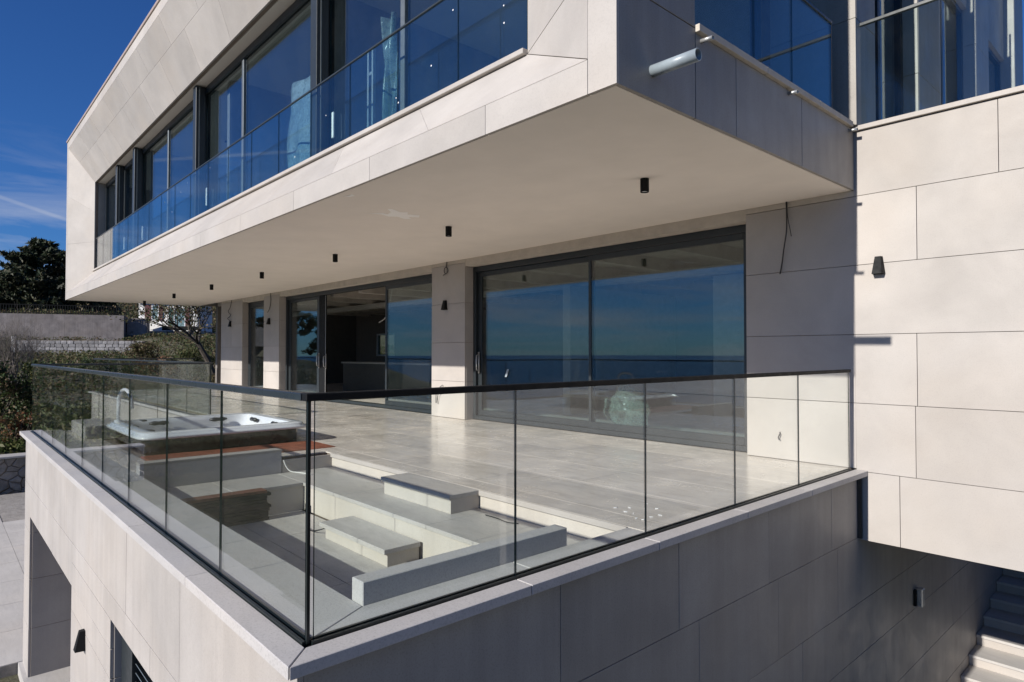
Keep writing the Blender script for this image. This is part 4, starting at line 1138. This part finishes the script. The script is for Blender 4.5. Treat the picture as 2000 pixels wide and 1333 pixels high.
# ================================================================== upper slope: walls, fence, house
ROT = -math.radians(20)
def pivot(t): t.rotation_euler = (0, 0, ROT); return t
bw_ = pivot(thing('boundary_wall', 'long grey rendered boundary wall on the slope below the dark conifer', 'wall', (-85.6, 8, 1.4)))
for a, b in ((-26, -12), (-12, -3), (-3, 5), (5, 11), (11, 16.6)): box_part('wall_section', M['farwall'], bw_, -87.9, -85.4, a + .004, b - .004, 1.0, 4.22)
box_part('wall_section', M['farwall'], bw_, -89.0, -86.6, 16.7, 18.7, 1.0, 4.0)
fn = pivot(thing('railing_fence', 'black metal railing on top of the grey boundary wall', 'fence', (-85.6, 8, 4.2)))
for z in (4.32, 5.18): box_part('rail', M['black'], fn, -85.63, -85.57, -10, 17.0, z, z + .07)
for yy in np.arange(-9.9, 17.0, .24): MB().box(-85.62, -85.58, yy, yy + .06, 4.23, 5.179).build('bar', M['black'], fn)
lw = pivot(thing('dry_stone_wall', 'low pale dry stone wall in front of the grey boundary wall', 'wall', (-80.4, 8, -.3)))
box_part('wall_core', M['joint'], lw, -82.6, -80.3, 6.2, 17.5, -.6, 1.3)
for row in range(5):
    yy = 6.2 + rng.uniform(0, .2)
    while yy < 17.3:
        w_ = rng.uniform(.3, .75); sd += 1
        rock(lw, (-80.28, yy + w_/2, -.25 + row * .34), (.22, w_ * .95, .32), sd, M['rubble_pale']); yy += w_
box_part('end_post', M['white_wall'], lw, -80.6, -80.1, 5.9, 6.18, -.6, 1.7)
gp = structure(MB().prism([(-77.6, 1, -.42), (-75.6, 1, -.6), (-75.6, 16, -.6), (-77.6, 16, -.42)], (0, 0, .12)).build('gravel_path', M['pave']))

hs = thing('white_house', 'small white house with shutters half hidden by the bare oak', 'house', (-100, 25, 2.6))
hs.rotation_euler = (0, 0, -math.radians(33)); hs.location = (-86.5, 22.3, 2.2)
box_part('wall', M['white_wall'], hs, -104, -98.0, 21.6, 28.2, 2.4, 6.6)
box_part('plinth', M['clad_stained'], hs, -104.2, -97.6, 22.5, 29.0, 2.0, 3.05)
for y0, y1, z0, z1, mm in ((22.3, 23.0, 4.3, 6.2, 'shutter'), (23.9, 24.3, 4.3, 6.2, 'shutter'), (25.0, 25.5, 3.3, 5.9, 'shutter_green'), (26.9, 27.3, 3.3, 5.9, 'shutter')):
    box_part('shutter', M[mm], hs, -97.99, -97.9, y0, y1, z0, z1)
for y0, y1, z0, z1 in ((23.05, 23.85, 4.3, 6.2), (25.55, 26.85, 3.3, 5.9)):
    fr = ring_yz(MB(), y0, y1, z0, z1, -97.99, -97.93, .1).build('window', M['white_plastic'], hs)
    pane(fr, 'y', y0 + .1, y1 - .1, -97.95, z0 + .1, z1 - .1, M['win'], .02, 'pane')
MB().prism([(-104.5, 21.2, 6.6), (-97.4, 21.2, 6.6), (-101, 21.2, 8.4)], (0, 7.4, 0)).build('roof', M['rooftile'], hs)
box_part('balcony_rail', M['black'], hs, -97.0, -96.9, 24.6, 29, 3.1, 3.6)

# ================================================================== vegetation
def np_rng(s): return np.random.RandomState(s)
def leaf_mesh(name, mat, centers, sizes, seed, aspect=1.6, parent=None, flat=0.0, kind=None):
    """leaf-sized faces (bent quads) scattered at the given centres"""
    r = np_rng(seed); n = len(centers)
    c = np.asarray(centers); s = np.asarray(sizes).reshape(-1, 1)
    u = r.normal(size=(n, 3)); u[:, 2] *= (1 - flat); u /= np.linalg.norm(u, axis=1, keepdims=True)
    w = r.normal(size=(n, 3)); w[:, 2] *= (1 - flat); w -= u * (w * u).sum(1, keepdims=True); w /= np.linalg.norm(w, axis=1, keepdims=True) + 1e-9
    a, b = u * s * aspect * .5, w * s * .5
    v = np.stack([c - a, c + b * .9, c + a, c - b * .9], 1).reshape(-1, 3)
    off = OFF.get(parent.name, Vector()) if parent else Vector()
    v = v - np.array(off)
    me = bpy.data.meshes.new(name)
    me.vertices.add(4 * n); me.vertices.foreach_set('co', v.ravel())
    me.loops.add(4 * n); me.loops.foreach_set('vertex_index', np.arange(4 * n))
    me.polygons.add(n); me.polygons.foreach_set('loop_start', np.arange(0, 4 * n, 4))
    try: me.polygons.foreach_set('loop_total', np.full(n, 4))
    except Exception: pass
    me.update(); me.validate()
    mats = mat if isinstance(mat, list) else [mat]
    for m in mats: me.materials.append(m)
    if len(mats) > 1: me.polygons.foreach_set('material_index', r.randint(0, len(mats), n))
    o = bpy.data.objects.new(name, me); col.objects.link(o)
    if parent: o.parent = parent
    if kind: o['kind'] = kind
    return o
def cluster_pts(centers, radii, per, seed, squash=.7):
    r = np_rng(seed); out = []
    for c, q in zip(centers, radii):
        p = r.normal(size=(per, 3)); p /= np.linalg.norm(p, axis=1, keepdims=True)
        p *= (r.rand(per, 1) ** .45) * q; p[:, 2] *= squash
        out.append(p + np.asarray(c))
    return np.concatenate(out)
def branchy(mb, p, d, ln, r, depth, rr, tips, spread=.6, up=.1):
    q = p; pts = [p]; n = 4
    for i in range(n):
        d = (d + Vector((rr.uniform(-1,1), rr.uniform(-1,1), rr.uniform(-1,1))) * .18 + Vector((0,0,up)) * .2).normalized()
        q = q + d * ln / n; pts.append(q)
    mb.tube(pts, r, 6 if r > .03 else 4, radii=[r * (1 - .5 * i / n) for i in range(n + 1)])
    tips.append(q)
    if depth > 0:
        for k in range(rr.choice((2, 3, 3))):
            nd = (d + Vector((rr.uniform(-1,1), rr.uniform(-1,1), rr.uniform(-.6,1))) * spread).normalized()
            base = pts[rr.choice((2, 3, 4))]
            branchy(mb, base, nd, ln * rr.uniform(.6, .85), r * .55, depth - 1, rr, tips, spread, up)
def gz(x, y): return float(height(x, y))

# dark conifer
def conifer(x, y, z0, h, rad, label, seed, dense=1.0, group=None):
    t = thing('conifer_tree', label, 'tree', (x, y, z0), group)
    rr = random.Random(seed); mb = MB()
    mb.tube([(x, y, z0 - .3), (x + .1, y, z0 + h * .5), (x, y, z0 + h * .97)], .3, 8, radii=[.34, .2, .04])
    cs, rs = [], []
    nl = int(19 * dense)
    for k in range(nl):
        f = (k + .5) / nl
        zz = z0 + h * (.10 + .88 * f)
        R = rad * (1 - f ** 2.1) * rr.uniform(.8, 1.12) + .3
        for b in range(int(9 - 4 * f)):
            a = rr.uniform(0, 2 * math.pi)
            L = R * rr.uniform(.7, 1.08)
            e = Vector((x + math.cos(a) * L, y + math.sin(a) * L, zz + (.10 + .2 * f) * L))
            mb.tube([(x, y, zz - .2), e], .05, 4, radii=[.07, .02])
            for s in (.35, .55, .72, .86, 1.0):
                p = Vector((x, y, zz)).lerp(e, s) + Vector((rr.uniform(-.3,.3), rr.uniform(-.3,.3), rr.uniform(-.25,.35)))
                cs.append(tuple(p)); rs.append(.56 * rr.uniform(.7, 1.3) * (1.15 - .5 * s))
    mb.build('trunk', M['bark'], t)
    pts = cluster_pts(cs, rs, int(30), seed, .6)
    leaf_mesh('crown', [M['leaf_dark'], M['leaf_dark'], M['leaf_shade']], pts, np_rng(seed).uniform(.14, .36, len(pts)), seed, 2.8, t, .1)
    return t
conifer(-97.5, 10.0, 4.2, 9.6, 5.6, 'big dark green conifer rising against the sky at the far left', 3)
conifer(-101, 5.0, 4.2, 4.6, 2.6, 'small dark conifer beside the big one at the left picture edge', 4, .7)
conifer(-98, 16.6, 4.3, 3.0, 1.6, 'little conifer behind the railing just under the villa corner', 5, .6)

def broad_tree(x, y, z0, h, lean, label, seed, leafmat, crown_r, leafs=60, depth=4, size=(.05, .12), group=None):
    t = thing('broadleaf_tree', label, 'tree', (x, y, z0), group)
    rr = random.Random(seed); mb = MB(); tips = []
    base = Vector((x, y, z0 - .3)); fork = base + Vector(lean) + Vector((0, 0, h * .42))
    mb.tube([base, base.lerp(fork, .5) + Vector((0, .12, 0)), fork], .2, 8, radii=[.24, .18, .15])
    for k in range(5):
        a = rr.uniform(0, 2 * math.pi)
        d = Vector((math.cos(a) * .7, math.sin(a) * 1.0, rr.uniform(.2, .9))).normalized()
        branchy(mb, fork, d, crown_r * rr.uniform(.55, .85), .09, depth - 1, rr, tips, .75, .05)
    mb.build('trunk', M['bark'], t)
    sel = tips
    pts = cluster_pts([tuple(p) for p in sel], [crown_r * .16 * rr.uniform(.6, 1.3) for _ in sel], leafs, seed, .75)
    leaf_mesh('crown', leafmat, pts, np_rng(seed).uniform(size[0], size[1], len(pts)), seed, 1.7, t)
    return t
oak = broad_tree(-42.9, 13.3, -1.2, 5.0, (0, -.9, 0), 'gnarled oak with brown leaves reaching left under the soffit', 11, [M['leaf_brown'], M['leaf_olive'], M['leaf_dark']], 3.2, 15, 5, (.05, .12))

def bush(x, y, r_, h, label, seed, mats, n=2600, size=(.05, .12), name='shrub', group=None, twigs=True, cat='shrub'):
    z0 = gz(x, y); t = thing(name, label, cat, (x, y, z0), group)
    rr = random.Random(seed)
    cs, rs = [], []
    mb = MB()
    for k in range(16):
        a = rr.uniform(0, 2 * math.pi); q = r_ * rr.uniform(.1, .85)
        zz = z0 + h * rr.uniform(.25, .92) * (1 - .35 * (q / r_) ** 2)
        p = (x + math.cos(a) * q, y + math.sin(a) * q, zz)
        cs.append(p); rs.append(r_ * rr.uniform(.22, .42))
        mb.tube([(x + math.cos(a) * .1, y + math.sin(a) * .1, z0 - .1), p], .02, 4, radii=[.03, .008])
    mb.build('stem', M['bark'], t)
    pts = cluster_pts(cs, rs, n // 16, seed, .8)
    leaf_mesh('foliage', mats, pts, np_rng(seed).uniform(size[0], size[1], len(pts)), seed, 1.5, t)
    return t
# near shrubs on the slope above the retaining wall (left edge, partly seen through the glass)
G1 = 'shrubs on the slope above the retaining wall'
bush(-33.2, 1.7, 1.5, 3.0, 'dense green shrub at the left picture edge above the retaining wall', 21, [M['leaf_green'], M['leaf_green'], M['leaf_brown']], 5200, (.05, .11), group=G1)
bush(-33.6, 3.5, 1.6, 3.1, 'tall green shrub just left of the balustrade end', 22, [M['leaf_green'], M['leaf_dark'], M['leaf_olive']], 5200, (.05, .11), group=G1)
bush(-33.8, 5.6, 1.6, 2.8, 'dark shrub seen through the end balustrade glass', 23, [M['leaf_dark'], M['leaf_green'], M['leaf_brown']], 4600, (.05, .11), group=G1)
bush(-34.2, 7.8, 1.5, 2.6, 'mixed brown and green shrub seen through the far glass', 24, [M['leaf_brown'], M['leaf_green']], 3800, (.05, .11), group=G1)
bush(-31.4, 2.6, .9, 1.4, 'small rust leaved shrub low on the slope at left', 25, [M['leaf_red'], M['leaf_green'], M['leaf_brown']], 2200, (.04, .09), group=G1)
bush(-36.5, .8, 1.6, 3.0, 'brownish shrub with rusty leaves higher on the left edge', 26, [M['leaf_red'], M['leaf_brown'], M['leaf_green']], 3600, (.05, .11), group=G1)
G2 = 'scrub on the far slope'
bush(-43.0, 10.3, 1.3, 1.9, 'rust red shrub below the white house', 31, [M['leaf_red'], M['leaf_red'], M['leaf_brown']], 3600, (.05, .10), group=G2)
bush(-45.0, 7.4, 1.3, 1.7, 'dark green rounded shrub left of the rust red one', 32, [M['leaf_green'], M['leaf_dark']], 3200, (.05, .10), group=G2)
bush(-46.5, 9.0, 1.1, 1.6, 'olive shrub between the green and the rust red shrub', 33, [M['leaf_olive'], M['leaf_green']], 2600, (.05, .10), group=G2)
bush(-45.0, 12.7, 1.5, 2.2, 'yellow green shrub beside the oak trunk', 34, [M['leaf_olive'], M['leaf_green'], M['leaf_olive']], 3600, (.05, .10), group=G2)
bush(-40.5, 13.2, 1.2, 1.5, 'brown dry shrub in front of the corner pier', 35, [M['leaf_brown'], M['leaf_olive']], 2600, (.05, .10), group=G2)
bush(-47.5, 14.5, 1.6, 2.4, 'grey green shrub behind the oak near the pier edge', 36, [M['leaf_dark'], M['leaf_olive']], 2600, (.05, .10), group=G2)
bush(-52, 11.5, 1.6, 2.0, 'pale dry shrub at the foot of the white house', 37, [M['leaf_brown'], M['leaf_olive']], 2400, (.06, .12), group=G2)
# bare twiggy shrubs
def bare(x, y, h, label, seed, n=9, rad=.030):
    z0 = gz(x, y); t = thing('bare_shrub', label, 'shrub', (x, y, z0), 'leafless shrubs'); rr = random.Random(seed); mb = MB(); tips = []
    for k in range(n):
        d = Vector((rr.uniform(-.6, .6), rr.uniform(-.7, .7), 1)).normalized()
        branchy(mb, Vector((x + rr.uniform(-.3,.3), y + rr.uniform(-.3,.3), z0 - .1)), d, h * .42, rad, 4, rr, tips, .7, .35)
    mb.build('branches', M['twig'], t)
    return t
bare(-42.0, 3.1, 3.9, 'leafless grey shrub in front of the boundary wall', 41, 22, .036)
bare(-43.5, 1.6, 3.6, 'leafless twiggy shrub at the very left edge', 42, 16, .036)
bare(-40.0, 5.6, 1.6, 'low leafless shrub above the far end balustrade', 43, 7)
# trees below the terrace toward the sea, seen in the reflections
G3 = 'trees reflected in the glass'
for x, y, h, sd_, lab in ((-70, -15, 7.5, 51, 'green tree on the seaward slope, reflected in the panes of the open door'), (-78, -24, 8, 52, 'farther green tree on the seaward slope left of the terrace'),
                          (27, 8, 6.5, 53, 'green tree on the hill to the right, reflected in the tub skirt'), (31, 13, 7, 54, 'taller green tree on the hill to the right of the stairs')):
    broad_tree(x, y, gz(x, y), h, (.2, .1, 0), lab, sd_, [M['leaf_green'], M['leaf_dark']], 2.6, 60, 4, (.09, .2), group=G3)

# grass and low scrub as ground cover
def cover(name, mat, x0, x1, y0, y1, n, seed, size, hgt):
    r = np_rng(seed)
    x = r.uniform(x0, x1, n); y = r.uniform(y0, y1, n)
    dens = np.sin(x * .9) * np.cos(y * 1.1 + .4) + r.normal(0, .6, n)
    ok = dens > -.35; x, y = x[ok], y[ok]
    z = height(x, y) + r.rand(len(x)) ** 1.5 * hgt
    c = np.stack([x, y, z], 1)
    return leaf_mesh(name, mat, c, r.uniform(size[0], size[1], len(c)), seed, 2.6, None, .0, 'stuff')
cover('rough_grass', [M['grass'], M['leaf_olive'], M['grass']], -38, -29.9, -4, 12, 26000, 61, (.05, .14), .35)
cover('scrub_cover', [M['leaf_olive'], M['leaf_brown'], M['leaf_green']], -96, -38, -6, 36, 130000, 62, (.05, .13), .6)
cover('far_scrub_cover', [M['leaf_olive'], M['leaf_brown'], M['leaf_dark']], -150, -91, -10, 50, 40000, 63, (.12, .30), .9)
cover('garden_cover', [M['grass'], M['leaf_green'], M['grass']], -40, 6, -34, -9.5, 60000, 64, (.03, .09), .16)
cover('east_hill_cover', [M['leaf_olive'], M['leaf_dark']], 24, 90, 5, 80, 22000, 65, (.4, 1.1), 1.2)
